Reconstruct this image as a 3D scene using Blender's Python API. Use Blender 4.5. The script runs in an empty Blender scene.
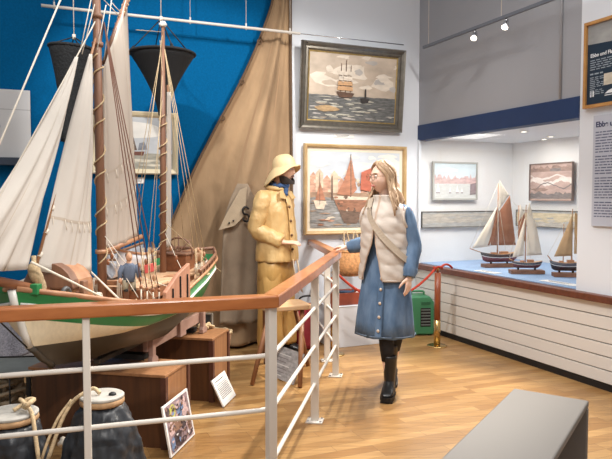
import bpy, math, random
from mathutils import Matrix, Vector
random.seed(7)
SC = bpy.context.scene
COL = SC.collection
PI = math.pi
V = Vector
def R(d): return math.radians(d)
# ---------------------------------------------------------------- camera geometry (for measuring where things stand)
F = 645.0; CAMZ = 1.48; PITCH = math.atan((229.5-197.0)/F)
cp, sp = math.cos(PITCH), math.sin(PITCH)
def ray(px, py):
    u = (px-306.0)/F; v = -(py-229.5)/F
    return V((u, cp+v*sp, -sp+v*cp))
def P(px, py, Y):
    d = ray(px, py); return V((0,0,CAMZ)) + d*(Y/d.y)
def G(px, py, z=0.0):
    d = ray(px, py); return V((0,0,CAMZ)) + d*((z-CAMZ)/d.z)
def onplane(px, py, p0, n):
    d = ray(px, py); o = V((0,0,CAMZ)); p0 = V(p0); n = V(n)
    return o + d*((p0-o).dot(n)/d.dot(n))
# room axes
DB = V((0.918, 0.397, 0)).normalized()      # along the back wall, to the right
DR = V((-0.397, 0.918, 0)).normalized()     # along the right wall, into the room
CB = V((1.265, 7.286, 0))                   # corner of back wall and right wall
A_BACK = math.atan2(DB.y, DB.x); A_RIGHT = math.atan2(-DR.y, -DR.x)
NB = V((DB.y, -DB.x, 0)); NR = V((-DB.x, -DB.y, 0))   # normals into the room
def onback(px, py, off=0.0): return onplane(px, py, CB+NB*off, NB)
def onright(px, py, off=0.0): return onplane(px, py, CB+NR*off, NR)
# ---------------------------------------------------------------- materials
def lin(c):
    c = c/255.0
    return c/12.92 if c <= 0.04045 else ((c+0.055)/1.055)**2.4
def rgb(t): return (lin(t[0]), lin(t[1]), lin(t[2]), 1.0)
def mat(name, col, rough=0.6, metal=0.0, var=None, bump=None, coat=0.0, col2=None, sheen=0.0, spec=None, stretch=None, bd=0.01):
    m = bpy.data.materials.new(name); m.use_nodes = True
    nt = m.node_tree; b = nt.nodes['Principled BSDF']
    b.inputs['Base Color'].default_value = rgb(col)
    b.inputs['Roughness'].default_value = rough; b.inputs['Metallic'].default_value = metal
    b.inputs['Coat Weight'].default_value = coat
    if sheen: b.inputs['Sheen Weight'].default_value = sheen
    if spec is not None: b.inputs['Specular IOR Level'].default_value = spec
    if var or bump or col2:
        tc = nt.nodes.new('ShaderNodeTexCoord'); src = tc.outputs['Object']
        if stretch:
            mp = nt.nodes.new('ShaderNodeMapping'); mp.inputs['Scale'].default_value = stretch
            nt.links.new(src, mp.inputs['Vector']); src = mp.outputs['Vector']
    if var or col2:
        sc, am = var or (8.0, 0.2)
        nz = nt.nodes.new('ShaderNodeTexNoise'); nz.inputs['Scale'].default_value = sc; nz.inputs['Detail'].default_value = 5
        nt.links.new(src, nz.inputs['Vector'])
        rp = nt.nodes.new('ShaderNodeValToRGB')
        a = rgb(col)
        if col2: c0, c1 = rgb(col2), a
        else:
            c0 = tuple(max(0, x*(1-am)) for x in a[:3])+(1,); c1 = tuple(min(1, x*(1+am)) for x in a[:3])+(1,)
        rp.color_ramp.elements[0].position = 0.3; rp.color_ramp.elements[0].color = c0
        rp.color_ramp.elements[1].position = 0.7; rp.color_ramp.elements[1].color = c1
        nt.links.new(nz.outputs['Fac'], rp.inputs['Fac']); nt.links.new(rp.outputs['Color'], b.inputs['Base Color'])
    if bump:
        sc, st = bump
        nz = nt.nodes.new('ShaderNodeTexNoise'); nz.inputs['Scale'].default_value = sc; nz.inputs['Detail'].default_value = 4
        nt.links.new(src, nz.inputs['Vector'])
        bp = nt.nodes.new('ShaderNodeBump'); bp.inputs['Strength'].default_value = st; bp.inputs['Distance'].default_value = bd
        nt.links.new(nz.outputs['Fac'], bp.inputs['Height']); nt.links.new(bp.outputs['Normal'], b.inputs['Normal'])
    return m
def wood(name, c1, c2, rough=0.4, stretch=(2, 30, 30), coat=0.0):
    return mat(name, c1, rough, var=(1.5, 0.2), col2=c2, stretch=stretch, coat=coat)
def emis(name, col, s):
    m = bpy.data.materials.new(name); m.use_nodes = True; b = m.node_tree.nodes['Principled BSDF']
    b.inputs['Base Color'].default_value = rgb(col); b.inputs['Emission Color'].default_value = rgb(col)
    b.inputs['Emission Strength'].default_value = s
    return m
# ---------------------------------------------------------------- mesh builder
class MB:
    def __init__(s): s.v=[]; s.f=[]; s.m=[]; s.s=[]; s.M=None; s.mi=0
    def add(s, vs, fs, smooth=False, mi=None):
        o = len(s.v)
        for p in vs:
            p = V(p)
            s.v.append(s.M @ p if s.M is not None else p)
        for k, q in enumerate(fs):
            s.f.append([i+o for i in q]); s.m.append((mi[k] if isinstance(mi, list) else mi) if mi is not None else s.mi)
            s.s.append(smooth[k] if isinstance(smooth, list) else smooth)
        return s
    def box(s, c, d, rz=0.0, M=None, mi=None):
        x,y,z = d[0]/2,d[1]/2,d[2]/2
        T = M if M is not None else Matrix.Rotation(rz,3,'Z')
        vs = [V(c)+T@V((a*x,b*y,e*z)) for a in (-1,1) for b in (-1,1) for e in (-1,1)]
        return s.add(vs, [(0,1,3,2),(4,6,7,5),(0,4,5,1),(2,3,7,6),(0,2,6,4),(1,5,7,3)], False, mi)
    def bar(s, a, b, w, h, up=(0,0,1), mi=None):
        a=V(a); b=V(b); x=(b-a).normalized(); u=V(up); y=u.cross(x)
        if y.length<1e-5: y=V((1,0,0)).cross(x)
        y.normalize(); z=x.cross(y)
        T=Matrix((x,y,z)).transposed()
        return s.box((a+b)/2,((b-a).length,w,h),M=T,mi=mi)
    def tube(s, pts, r, n=8, caps=True, r2=None, up=None, mi=None):
        pts=[V(p) for p in pts]; k=len(pts)
        rr = r if isinstance(r,(list,tuple)) else [r]*k
        qq = r2 if isinstance(r2,(list,tuple)) else ([r2]*k if r2 is not None else rr)
        tang=[]
        for i in range(k):
            t = pts[min(i+1,k-1)]-pts[max(i-1,0)]
            tang.append(t.normalized() if t.length>1e-9 else V((0,0,1)))
        if up is None: up = V((0,0,1)) if abs(tang[0].z)<0.9 else V((1,0,0))
        nrm = V(up); nrm = (nrm - tang[0]*nrm.dot(tang[0])).normalized()
        vs=[]
        for i in range(k):
            nrm = nrm - tang[i]*nrm.dot(tang[i])
            nrm = nrm.normalized() if nrm.length>1e-6 else tang[i].orthogonal().normalized()
            bn = tang[i].cross(nrm)
            for j in range(n):
                a=2*PI*j/n
                vs.append(pts[i]+nrm*(math.cos(a)*rr[i])+bn*(math.sin(a)*qq[i]))
        fs=[];sm=[]
        for i in range(k-1):
            for j in range(n):
                fs.append((i*n+j, i*n+(j+1)%n, (i+1)*n+(j+1)%n, (i+1)*n+j)); sm.append(True)
        if caps:
            fs.append(tuple(reversed(range(n)))); sm.append(False)
            fs.append(tuple((k-1)*n+j for j in range(n))); sm.append(False)
        return s.add(vs, fs, sm, mi)
    def lathe(s, prof, n=24, c=(0,0,0), caps=True, wob=None, mi=None):
        c=V(c); vs=[]; fs=[]; sm=[]
        for i,(r,z) in enumerate(prof):
            for j in range(n):
                a=2*PI*j/n; rr=r*(1+(wob(a,i) if wob else 0))
                vs.append(c+V((math.cos(a)*rr, math.sin(a)*rr, z)))
        k=len(prof)
        for i in range(k-1):
            for j in range(n):
                fs.append((i*n+j,i*n+(j+1)%n,(i+1)*n+(j+1)%n,(i+1)*n+j)); sm.append(True)
        if caps:
            fs.append(tuple(reversed(range(n)))); sm.append(False)
            fs.append(tuple((k-1)*n+j for j in range(n))); sm.append(False)
        return s.add(vs,fs,sm,mi)
    def loft(s, rings, caps=True, closed=True, smooth=True, mi=None):
        n=len(rings[0]); vs=[p for r in rings for p in r]; fs=[]; sm=[]
        for i in range(len(rings)-1):
            for j in range(n if closed else n-1):
                fs.append((i*n+j,i*n+(j+1)%n,(i+1)*n+(j+1)%n,(i+1)*n+j)); sm.append(smooth)
        if caps and closed:
            fs.append(tuple(reversed(range(n)))); sm.append(False)
            fs.append(tuple((len(rings)-1)*n+j for j in range(n))); sm.append(False)
        return s.add(vs,fs,sm,mi)
    def grid(s, nu, nv, fn, smooth=True, mi=None):
        vs=[fn(i/nu, j/nv) for j in range(nv+1) for i in range(nu+1)]
        fs=[(j*(nu+1)+i, j*(nu+1)+i+1, (j+1)*(nu+1)+i+1, (j+1)*(nu+1)+i) for j in range(nv) for i in range(nu)]
        return s.add(vs,fs,smooth,mi)
    def prism(s, poly, t0, t1, to3, mi=None):
        n=len(poly); vs=[to3(x,y,t0) for x,y in poly]+[to3(x,y,t1) for x,y in poly]
        fs=[tuple(range(n)), tuple(reversed(range(n,2*n)))]
        fs+=[(i,(i+1)%n+0,n+(i+1)%n,n+i)[::-1] for i in range(n)]
        return s.add(vs,fs,False,mi)
    def sphere(s, c, r, nu=16, nv=10, M=None, mi=None):
        c=V(c); r=r if isinstance(r,(tuple,list)) else (r,r,r); vs=[]
        for j in range(1,nv):
            t=PI*j/nv
            for i in range(nu):
                a=2*PI*i/nu; p=V((math.sin(t)*math.cos(a)*r[0], math.sin(t)*math.sin(a)*r[1], math.cos(t)*r[2]))
                vs.append(c+(M@p if M is not None else p))
        top=V((0,0,r[2])); bot=V((0,0,-r[2]))
        vs += [c+(M@top if M is not None else top), c+(M@bot if M is not None else bot)]
        fs=[]
        for j in range(nv-2):
            for i in range(nu):
                fs.append((j*nu+i,(j+1)*nu+i,(j+1)*nu+(i+1)%nu,j*nu+(i+1)%nu))
        T=len(vs)-2
        for i in range(nu):
            fs.append((T,i,(i+1)%nu)); fs.append((T+1,(nv-2)*nu+(i+1)%nu,(nv-2)*nu+i))
        return s.add(vs,fs,True,mi)
    def ribbon(s, pts, nrms, w, th, mi=None):
        pts=[V(p) for p in pts]; k=len(pts); rings=[]
        for i in range(k):
            t=(pts[min(i+1,k-1)]-pts[max(i-1,0)]).normalized(); n=V(nrms[i]); n=(n-t*n.dot(t)).normalized(); b=t.cross(n)
            rings.append([pts[i]+b*w/2+n*th/2,pts[i]-b*w/2+n*th/2,pts[i]-b*w/2-n*th/2,pts[i]+b*w/2-n*th/2])
        return s.loft(rings,smooth=False,mi=mi)
    def build(s, name, mats, parent=None, world=False, bevel=None, solid=None, sub=None, remesh=None, label=None, fixn=True, disp=None):
        me=bpy.data.meshes.new(name)
        vs=s.v
        if world and parent is not None:
            Mi=TF[parent.name].inverted(); vs=[Mi@p for p in vs]
        me.from_pydata([tuple(p) for p in vs],[],s.f)
        if not isinstance(mats,(list,tuple)): mats=[mats]
        for m in mats: me.materials.append(m)
        for p,mi,sm in zip(me.polygons,s.m,s.s): p.material_index=min(mi,len(mats)-1); p.use_smooth=bool(sm)
        me.validate(); me.update()
        if fixn:
            import bmesh
            bm=bmesh.new(); bm.from_mesh(me); bmesh.ops.recalc_face_normals(bm,faces=bm.faces); bm.to_mesh(me); bm.free()
        o=bpy.data.objects.new(name,me); COL.objects.link(o)
        TF[o.name]=Matrix.Identity(4)
        if parent is not None:
            o.parent=parent; TF[o.name]=TF[parent.name].copy()
        if remesh:
            md=o.modifiers.new('Remesh','REMESH'); md.mode='VOXEL'; md.voxel_size=remesh; md.use_smooth_shade=True
            md=o.modifiers.new('Smooth','SMOOTH'); md.factor=0.5; md.iterations=4
        if solid:
            md=o.modifiers.new('Solidify','SOLIDIFY'); md.thickness=solid; md.offset=0
        if sub:
            md=o.modifiers.new('Subdivision','SUBSURF'); md.levels=sub; md.render_levels=sub
        if disp:
            tx=bpy.data.textures.new('folds','CLOUDS'); tx.noise_scale=disp[0]; tx.noise_depth=2
            md=o.modifiers.new('Displace','DISPLACE'); md.texture=tx; md.strength=disp[1]; md.texture_coords='LOCAL'
        if bevel:
            md=o.modifiers.new('Bevel','BEVEL'); md.width=bevel; md.segments=2; md.limit_method='ANGLE'; md.angle_limit=R(40)
        if label: o['label']=label
        return o
TF={}
def thing(name, label, cat, loc=(0,0,0), rz=0.0, group=None):
    o=bpy.data.objects.new(name,None); COL.objects.link(o)
    o.empty_display_size=0.1
    o.location=loc; o.rotation_euler=(0,0,rz)
    TF[o.name]=Matrix.Translation(V(loc)) @ Matrix.Rotation(rz,4,'Z')
    o['label']=label; o['category']=cat
    if group: o['group']=group
    return o
def tag(o,label,cat,group=None):
    o['label']=label; o['category']=cat
    if group: o['group']=group
    return o
def struct(o): o['kind']='structure'; return o
def place(o, loc, rz=0.0):
    o.location=loc; o.rotation_euler=(0,0,rz); TF[o.name]=Matrix.Translation(V(loc)) @ Matrix.Rotation(rz,4,'Z'); return o
def local(parent, p): return TF[parent.name].inverted() @ V(p)
def lerp(a,b,t): return a+(b-a)*t
def pl(tab, t):
    if t<=tab[0][0]: return tab[0][1]
    for (a,x),(b,y) in zip(tab,tab[1:]):
        if t<=b:
            k=(t-a)/(b-a); return lerp(x,y,k)
    return tab[-1][1]
def smoothpl(tab,t):
    # catmull-rom through the table
    xs=[a for a,_ in tab]; ys=[b for _,b in tab]
    if t<=xs[0]: return ys[0]
    if t>=xs[-1]: return ys[-1]
    for i in range(len(xs)-1):
        if t<=xs[i+1]:
            k=(t-xs[i])/(xs[i+1]-xs[i])
            p1,p2=ys[i],ys[i+1]; p0=ys[i-1] if i>0 else 2*p1-p2; p3=ys[i+2] if i+2<len(ys) else 2*p2-p1
            return 0.5*((2*p1)+(-p0+p2)*k+(2*p0-5*p1+4*p2-p3)*k*k+(-p0+3*p1-3*p2+p3)*k**3)
def curve(pts, n=8):
    out=[]; pts=[V(p) for p in pts]
    for i in range(len(pts)-1):
        p1,p2=pts[i],pts[i+1]; p0=pts[i-1] if i>0 else p1*2-p2; p3=pts[i+2] if i+2<len(pts) else p2*2-p1
        for q in range(n):
            k=q/n
            out.append(0.5*((2*p1)+(-p0+p2)*k+(2*p0-5*p1+4*p2-p3)*k*k+(-p0+3*p1-3*p2+p3)*k**3))
    out.append(pts[-1]); return out
def text_mesh(body, size, mtl, name, parent, M, bold=0.0):
    cu=bpy.data.curves.new('txt','FONT'); cu.body=body; cu.size=size; cu.extrude=0.0006; cu.offset=bold
    o=bpy.data.objects.new('txt',cu); COL.objects.link(o)
    me=bpy.data.meshes.new_from_object(o)
    bpy.data.objects.remove(o); me.name=name
    me.materials.clear(); me.materials.append(mtl)
    me.transform(M)
    t=bpy.data.objects.new(name,me); COL.objects.link(t); t.parent=parent
    TF[t.name]=TF[parent.name].copy()
    return t
# ---------------------------------------------------------------- palette
M_white=mat('white_paint',(222,226,232),0.75,bump=(120,0.05))
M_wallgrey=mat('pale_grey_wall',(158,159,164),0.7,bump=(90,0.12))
M_blue=mat('blue_wall_paint',(0,88,138),0.9,spec=.1,var=(60,0.10),bump=(160,0.25))
M_navy=mat('navy_board',(27,52,94),0.55,var=(6,0.08))
M_railwhite=mat('white_enamel',(216,209,199),0.35)
M_handrail=wood('handrail_wood',(176,108,58),(150,86,42),0.3,(1.2,14,14),coat=0.3)
M_plank=mat('shiplap_white',(218,214,208),0.5)
M_dark=mat('near_black',(22,20,20),0.6)
M_sill=wood('sill_wood',(112,62,42),(86,46,32),0.4,(1,20,20))
M_sail=mat('sail_cloth',(190,178,165),0.9,var=(3,0.07),bump=(220,0.12),stretch=(1,1,0.35))
M_sail2=mat('sail_cloth_pale',(198,190,180),0.9,var=(4,0.06),bump=(220,0.12))
M_rope=mat('rope',(205,180,142),0.9,var=(80,0.2),bump=(300,0.5))
M_ropew=mat('pale_line',(222,212,196),0.9)
M_ropedk=mat('tarred_line',(110,72,56),0.8)
M_mast=wood('mast_wood',(146,106,82),(112,78,60),0.45,(12,12,1))
M_spar=wood('spar_wood',(188,140,104),(156,108,76),0.45,(10,10,10))
M_deck=wood('deck_wood',(206,170,136),(176,138,104),0.55,(2,26,10))
M_brown=wood('brown_wood',(150,96,62),(118,72,46),0.5,(2,20,20))
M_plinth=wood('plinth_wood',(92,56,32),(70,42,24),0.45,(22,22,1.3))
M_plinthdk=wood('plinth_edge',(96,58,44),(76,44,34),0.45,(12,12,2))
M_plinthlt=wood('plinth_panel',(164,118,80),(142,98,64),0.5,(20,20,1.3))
M_pink=wood('cradle_wood',(168,136,122),(146,114,102),0.6,(8,8,8))
M_green=mat('green_paint',(40,124,70),0.35,var=(6,0.1))
M_green2=mat('light_green',(84,176,104),0.4)
M_cream=mat('cream_paint',(240,226,196),0.45,var=(10,0.06),stretch=(6,6,0.6))
M_bottom=mat('antifoul_grey',(74,68,60),0.45,var=(8,0.12))
M_whitep=mat('white_gloss',(232,230,224),0.35)
M_black=mat('black_canvas',(24,25,27),0.85,bump=(160,0.5))
M_tarp=mat('brown_canvas',(176,146,112),0.95,var=(2.6,0.2),bump=(30,0.5),col2=(130,106,80),stretch=(1,1,.45))
M_brass=mat('brass',(200,172,116),0.25,metal=1.0)
M_chrome=mat('chrome',(205,205,208),0.2,metal=1.0)
M_gold=mat('gilt',(170,144,92),0.35,metal=0.7,var=(30,0.2))
# ================================================================ SETTING
def floor_mat():
    m=bpy.data.materials.new('oak_floor'); m.use_nodes=True; nt=m.node_tree; b=nt.nodes['Principled BSDF']
    tc=nt.nodes.new('ShaderNodeTexCoord'); mp=nt.nodes.new('ShaderNodeMapping')
    mp.inputs['Rotation'].default_value=(0,0,-A_BACK)
    nt.links.new(tc.outputs['Object'],mp.inputs['Vector'])
    br=nt.nodes.new('ShaderNodeTexBrick')
    br.inputs['Scale'].default_value=1.0; br.inputs['Brick Width'].default_value=0.62; br.inputs['Row Height'].default_value=0.085
    br.inputs['Mortar Size'].default_value=0.0012; br.inputs['Mortar Smooth'].default_value=0.3; br.inputs['Bias'].default_value=0.0
    br.offset=0.37; br.offset_frequency=3
    br.inputs['Color1'].default_value=rgb((188,149,98)); br.inputs['Color2'].default_value=rgb((156,116,70)); br.inputs['Mortar'].default_value=rgb((104,74,48))
    nt.links.new(mp.outputs['Vector'],br.inputs['Vector'])
    mp2=nt.nodes.new('ShaderNodeMapping'); mp2.inputs['Rotation'].default_value=(0,0,-A_BACK); mp2.inputs['Scale'].default_value=(1.6,26,1)
    nt.links.new(tc.outputs['Object'],mp2.inputs['Vector'])
    nz=nt.nodes.new('ShaderNodeTexNoise'); nz.inputs['Scale'].default_value=1.6; nz.inputs['Detail'].default_value=6
    nt.links.new(mp2.outputs['Vector'],nz.inputs['Vector'])
    rp=nt.nodes.new('ShaderNodeValToRGB'); rp.color_ramp.elements[0].position=0.3; rp.color_ramp.elements[0].color=(0.70,0.66,0.62,1)
    rp.color_ramp.elements[1].position=0.7; rp.color_ramp.elements[1].color=(1.05,1.05,1.05,1)
    nt.links.new(nz.outputs['Fac'],rp.inputs['Fac'])
    mx=nt.nodes.new('ShaderNodeMix'); mx.data_type='RGBA'; mx.blend_type='MULTIPLY'; mx.inputs['Factor'].default_value=1.0
    nt.links.new(br.outputs['Color'],mx.inputs[6]); nt.links.new(rp.outputs['Color'],mx.inputs[7])
    nt.links.new(mx.outputs[2],b.inputs['Base Color'])
    b.inputs['Roughness'].default_value=0.33; b.inputs['Specular IOR Level'].default_value=0.4
    return m
M_floor=floor_mat()
mb=MB(); mb.add([(-6,-3,0),(6,-3,0),(6,9,0),(-6,9,0),(-6,-3,-.1),(6,-3,-.1),(6,9,-.1),(-6,9,-.1)],
   [(0,1,2,3),(7,6,5,4),(0,4,5,1),(1,5,6,2),(2,6,7,3),(3,7,4,0)])
struct(mb.build('floor',M_floor))
H=4.3
def wallbox(name, a, b, z0, z1, th, nrm, m, **k):
    mb=MB(); a=V(a); b=V(b); n=V(nrm)
    lo=[a,b,b-n*th,a-n*th]
    vs=[(p.x,p.y,z0) for p in lo]+[(p.x,p.y,z1) for p in lo]
    mb.add(vs,[(3,2,1,0),(4,5,6,7),(0,1,5,4),(1,2,6,5),(2,3,7,6),(3,0,4,7)])
    return struct(mb.build(name,m,**k))
# back wall : blue paint on the left, white on the right, meeting behind the hanging sail
p_edge=onback(276,150); s_edge=(p_edge-CB).dot(DB)
wallbox('wall_left', CB+DB*-7.2, CB+DB*s_edge, 0, H, 0.15, NB, M_blue)
wallbox('wall_back', CB+DB*s_edge, CB+DB*0.0, 0, H, 0.15, NB, M_white)
wallbox('baseboard_left', CB+DB*-7.2+NB*.02, CB+DB*(s_edge-1.25)+NB*.02, 0, .13, .02, NB, M_white)
wallbox('baseboard_back', CB+DB*s_edge+NB*.012, CB+NB*.012, 0, .07, .012, NB, M_white)
# right wall with the showcase opening
T0=(onright(578,200)-CB).dot(DR)      # near end of the opening (negative, towards the camera)
ZS=0.735; ZB0=2.12; ZB1=2.28
E0=CB+DR*T0
th=.12
wallbox('wall_right', CB+DR*(-6.5), E0, 0, H, th, NR, M_white)
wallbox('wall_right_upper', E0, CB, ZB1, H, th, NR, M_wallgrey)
wallbox('trim_1', E0+NR*.014, CB+NR*.014, ZB0-.01, ZB1, .014+th, NR, M_navy)             # navy fascia board
# shiplap dado below the showcase and along the near wall: separate boards with shadow gaps
wallbox('wall_right_dado', CB+DR*(-6.5)+NR*.002, CB+NR*.002, 0.0, ZS-.06, .002, NR, mat('gap_grey',(120,112,106),.8))
mb=MB()
nb=6; z0=.055; dz=(ZS-.06-z0)/nb
for i in range(nb):
    a=CB+DR*(-6.5); b=CB+DR*0
    c=(a+b)/2+NR*.013
    mb.box((c.x,c.y,z0+dz*(i+.5)),(6.5,.022,dz-.008),rz=A_RIGHT)
struct(mb.build('trim_2',M_plank,bevel=.003))
wallbox('baseboard_right', CB+DR*(-6.5)+NR*.016, CB+NR*.016, 0, .05, .014, NR, M_dark)
mb=MB(); a=CB+DR*(-6.5); b=CB; c=(a+b)/2+NR*.02
mb.box((c.x,c.y,ZS-.032),(6.5,.10,.055),rz=A_RIGHT)
struct(mb.build('trim_3',M_sill,bevel=.006))                                                # brown wooden ledge
# niche behind the glass
DN=1.338; O=-NR
K0=CB; K1=CB+O*DN; K2=E0+O*DN; K3=E0
M_niche=mat('niche_white',(234,233,232),.7)
wallbox('wall_showcase_left', K0+DR*.0, K1, ZS-.2, ZB0+.2, .08, -DR, M_niche)
wallbox('wall_showcase_back', K1, K2, ZS-.2, ZB0+.2, .08, NR, M_niche)
wallbox('wall_showcase_right', K2, K3-O*(-th), ZS-.2, ZB0+.2, .08, DR, M_niche)
M_bluefloor=mat('showcase_blue_cloth',(148,174,208),.8,var=(3,.06))
def slab(name,pts,z0,z1,m):
    mb=MB(); n=len(pts)
    mb.add([(p.x,p.y,z0) for p in pts]+[(p.x,p.y,z1) for p in pts],[tuple(reversed(range(n))),tuple(range(n,2*n))]+[(i,(i+1)%n,n+(i+1)%n,n+i) for i in range(n)])
    return struct(mb.build(name,m))
slab('floor_showcase',[K0+O*.03,K3+O*.03,K2,K1],ZS-.03,ZS+.002,M_bluefloor)
slab('ceiling_showcase',[K0+O*.03,K3+O*.03,K2,K1],ZB0+.005,ZB0+.05,M_niche)
# white card strips lying on the blue cloth along the front edge
M_card=mat('white_card',(236,234,230),.6)
def gl_mat():
    m=bpy.data.materials.new('clear_glass'); m.use_nodes=True; nt=m.node_tree; nt.nodes.clear()
    o=nt.nodes.new('ShaderNodeOutputMaterial'); mx=nt.nodes.new('ShaderNodeMixShader'); t=nt.nodes.new('ShaderNodeBsdfTransparent'); g=nt.nodes.new('ShaderNodeBsdfGlossy')
    t.inputs['Color'].default_value=(.97,.975,.975,1); g.inputs['Roughness'].default_value=.02
    lw=nt.nodes.new('ShaderNodeLayerWeight'); lw.inputs['Blend'].default_value=.5
    pw=nt.nodes.new('ShaderNodeMath'); pw.operation='POWER'; pw.inputs[1].default_value=4.5
    ml=nt.nodes.new('ShaderNodeMath'); ml.operation='MULTIPLY_ADD'; ml.inputs[1].default_value=.55; ml.inputs[2].default_value=.02
    nt.links.new(lw.outputs['Facing'],pw.inputs[0]); nt.links.new(pw.outputs[0],ml.inputs[0])
    nt.links.new(ml.outputs[0],mx.inputs['Fac']); nt.links.new(t.outputs[0],mx.inputs[1]); nt.links.new(g.outputs[0],mx.inputs[2]); nt.links.new(mx.outputs[0],o.inputs['Surface'])
    return m
M_glass=gl_mat()
gw=(K3-K0).length
g0=(K0+K3)/2+O*.015
mb=MB(); mb.box((g0.x,g0.y,(ZS+ZB0)/2-.004),(gw,.008,ZB0-ZS-.01),rz=A_RIGHT)
struct(mb.build('window_1',M_glass))
# slim white corner post where glass meets the back wall
mb=MB(); c=CB+DR*(-.02)+NR*.0; mb.box((c.x,c.y,(ZS+ZB0)/2),(.03,.03,ZB0-ZS),rz=A_RIGHT); struct(mb.build('trim_4',M_white))
# pale conduit running up the upper wall
q=onright(561,40,.012); mb=MB(); mb.tube([(q.x,q.y,ZB1+.01),(q.x,q.y,H)],.011,8); struct(mb.build('trim_5',M_wallgrey))
# ---------------------------------------------------------------- picture rail tube (hung from above, in front of the back wall)
def railpt(px,off=.24,z=3.09):
    lo,hi=-400.,400.
    d=ray(px,0); d2=V((d.x,d.y,0)); o=V((0,0,0))
    k=(CB+NB*off).dot(NB)/d2.dot(NB); p=d2*k; return V((p.x,p.y,z))
t=thing('picture_rail','white tubular picture hanging rail under the ceiling along the blue wall','hanging rail',railpt(160))
a=railpt(41); b=railpt(300)
b2=railpt(404,.24)
mb=MB(); mb.tube([a,b],.014,10); mb.build('rail_tube',M_railwhite,t,world=True)
mb=MB(); mb.tube([b,b2],.005,8); mb.build('thin_rod',M_chrome,t,world=True)
for px in (54,190,246,290):
    p=railpt(px); mb=MB(); mb.tube([p,(p.x,p.y,H)],.003,6); mb.tube([p+V((0,0,-.02)),p+V((0,0,.04))],.008,6); mb.build('hanger_wire',M_railwhite,t,world=True)
# ---------------------------------------------------------------- spotlight track
pa=P(423,44,6.75); pb=P(566,-2,5.3); zt=(pa.z+pb.z)/2
def trackpt(px):
    # at height zt above the floor, on a line parallel to the right wall
    d=ray(px,100); d2=V((d.x,d.y,0)); k=(CB+NR*.2).dot(NR)/d2.dot(NR); p=d2*k; return V((p.x,p.y,TZ))

TZ=(onplane(423,44,CB+NR*.2,NR).z+onplane(560,1,CB+NR*.2,NR).z)/2
t=thing('spotlight_track','grey lighting track with hanging wires above the showcase','lighting track',(trackpt(490)))
mb=MB(); mb.bar(trackpt(423),trackpt(640),.022,.028); mb.build('track_bar',mat('track_grey',(112,116,124),.4,metal=.3),t,world=True)
for px in (428,500,590):
    p=trackpt(px); mb=MB(); mb.tube([p,(p.x,p.y,H)],.003,6); mb.build('suspension_wire',M_railwhite,t,world=True)
M_lamp=emis('lamp_glow',(255,244,226),6)
SPOTS=[]
for px,which in ((474,'silver spotlight further left on the track above the showcase'),(505,'silver spotlight further right on the track above the showcase')):
    p=trackpt(px); t=thing('spotlight',which,'spotlight',p-V((0,0,.016)),0,'track spotlights above the showcase')
    mb=MB(); mb.tube([p-V((0,0,.0165)),p-V((0,0,.05))],.009,8); mb.build('stem',M_chrome,t,world=True)
    head=p-V((0,0,.062)); aim=(V((.3,4.3,0))-head).normalized()
    mb=MB(); mb.tube([head-aim*.045,head-aim*.02,head+aim*.02,head+aim*.045],[.010,.020,.028,.032],14); mb.build('lamp_head',M_chrome,t,world=True)
    mb=MB(); mb.tube([head+aim*.0452,head+aim*.048],.028,14); mb.build('lamp_lens',M_lamp,t,world=True)
    SPOTS.append((head+aim*.10,aim))
# small recessed downlights in the showcase ceiling
for px,py,w in ((481,135,'left end'),(524,132,'middle'),(551,137,'right part'),(575,141,'far right end')):
    q=G(px,py,ZB0-.003)
    if (q-CB).dot(O)>DN-.08: q=q+NR*((q-CB).dot(O)-DN+.1)
    t=thing('downlight','small round recessed downlight in the showcase ceiling, '+w,'downlight',q,0,'showcase downlights')
    mb=MB(); mb.lathe([(.028,.0),(.045,.0),(.045,.008),(.028,.008)],20,caps=False); mb.build('trim_ring',M_whitep,t)
    mb=MB(); mb.lathe([(.028,.002),(.028,.007)],16); mb.build('lens',M_lamp,t)
# ================================================================ PICTURES AND THINGS ON THE WALLS
def frame_mesh(w,h,prof):
    # prof: list of (inset from outer edge, depth towards the room)
    mb=MB(); rings=[]
    for ins,dy in prof:
        x=w/2-ins; z=h/2-ins
        rings.append([V((-x,-dy,-z)),V((x,-dy,-z)),V((x,-dy,z)),V((-x,-dy,z))])
    vs=[p for r in rings for p in r]; fs=[]
    k=len(rings)
    for i in range(k):
        for j in range(4):
            a=i; b=(i+1)%k
            fs.append((a*4+j,a*4+(j+1)%4,b*4+(j+1)%4,b*4+j))
    mb.add(vs,fs,False); return mb
def canvas_mesh(w,h,polys,y):
    mb=MB()
    mb.add([(-w/2,-y,-h/2),(w/2,-y,-h/2),(w/2,-y,h/2),(-w/2,-y,h/2),(-w/2,-y+.01,-h/2),(w/2,-y+.01,-h/2),(w/2,-y+.01,h/2),(-w/2,-y+.01,h/2)],
      [(0,1,2,3),(7,6,5,4),(0,4,5,1),(1,5,6,2),(2,6,7,3),(3,7,4,0)],False,0)
    for k,(poly,mi) in enumerate(polys):
        yy=y+.0004+.00012*k
        poly=[(min(1,max(0,a)),min(1,max(0,b))) for a,b in poly]
        mb.add([((u-.5)*w,-yy,(v-.5)*h) for u,v in poly],[tuple(range(len(poly)))],False,mi)
    return mb
def blob(cx,cy,rx,ry,n=14,rnd=.25,seed=0):
    r=random.Random(seed); return [(cx+math.cos(2*PI*i/n)*rx*(1+r.uniform(-rnd,rnd)),cy+math.sin(2*PI*i/n)*ry*(1+r.uniform(-rnd,rnd))) for i in range(n)]
def band(v0,v1,n=24,amp=.02,seed=0):
    r=random.Random(seed)
    return [(0,v0),(1,v0)]+[(1-i/n,v1+r.uniform(-amp,amp)) for i in range(n+1)]
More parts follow.
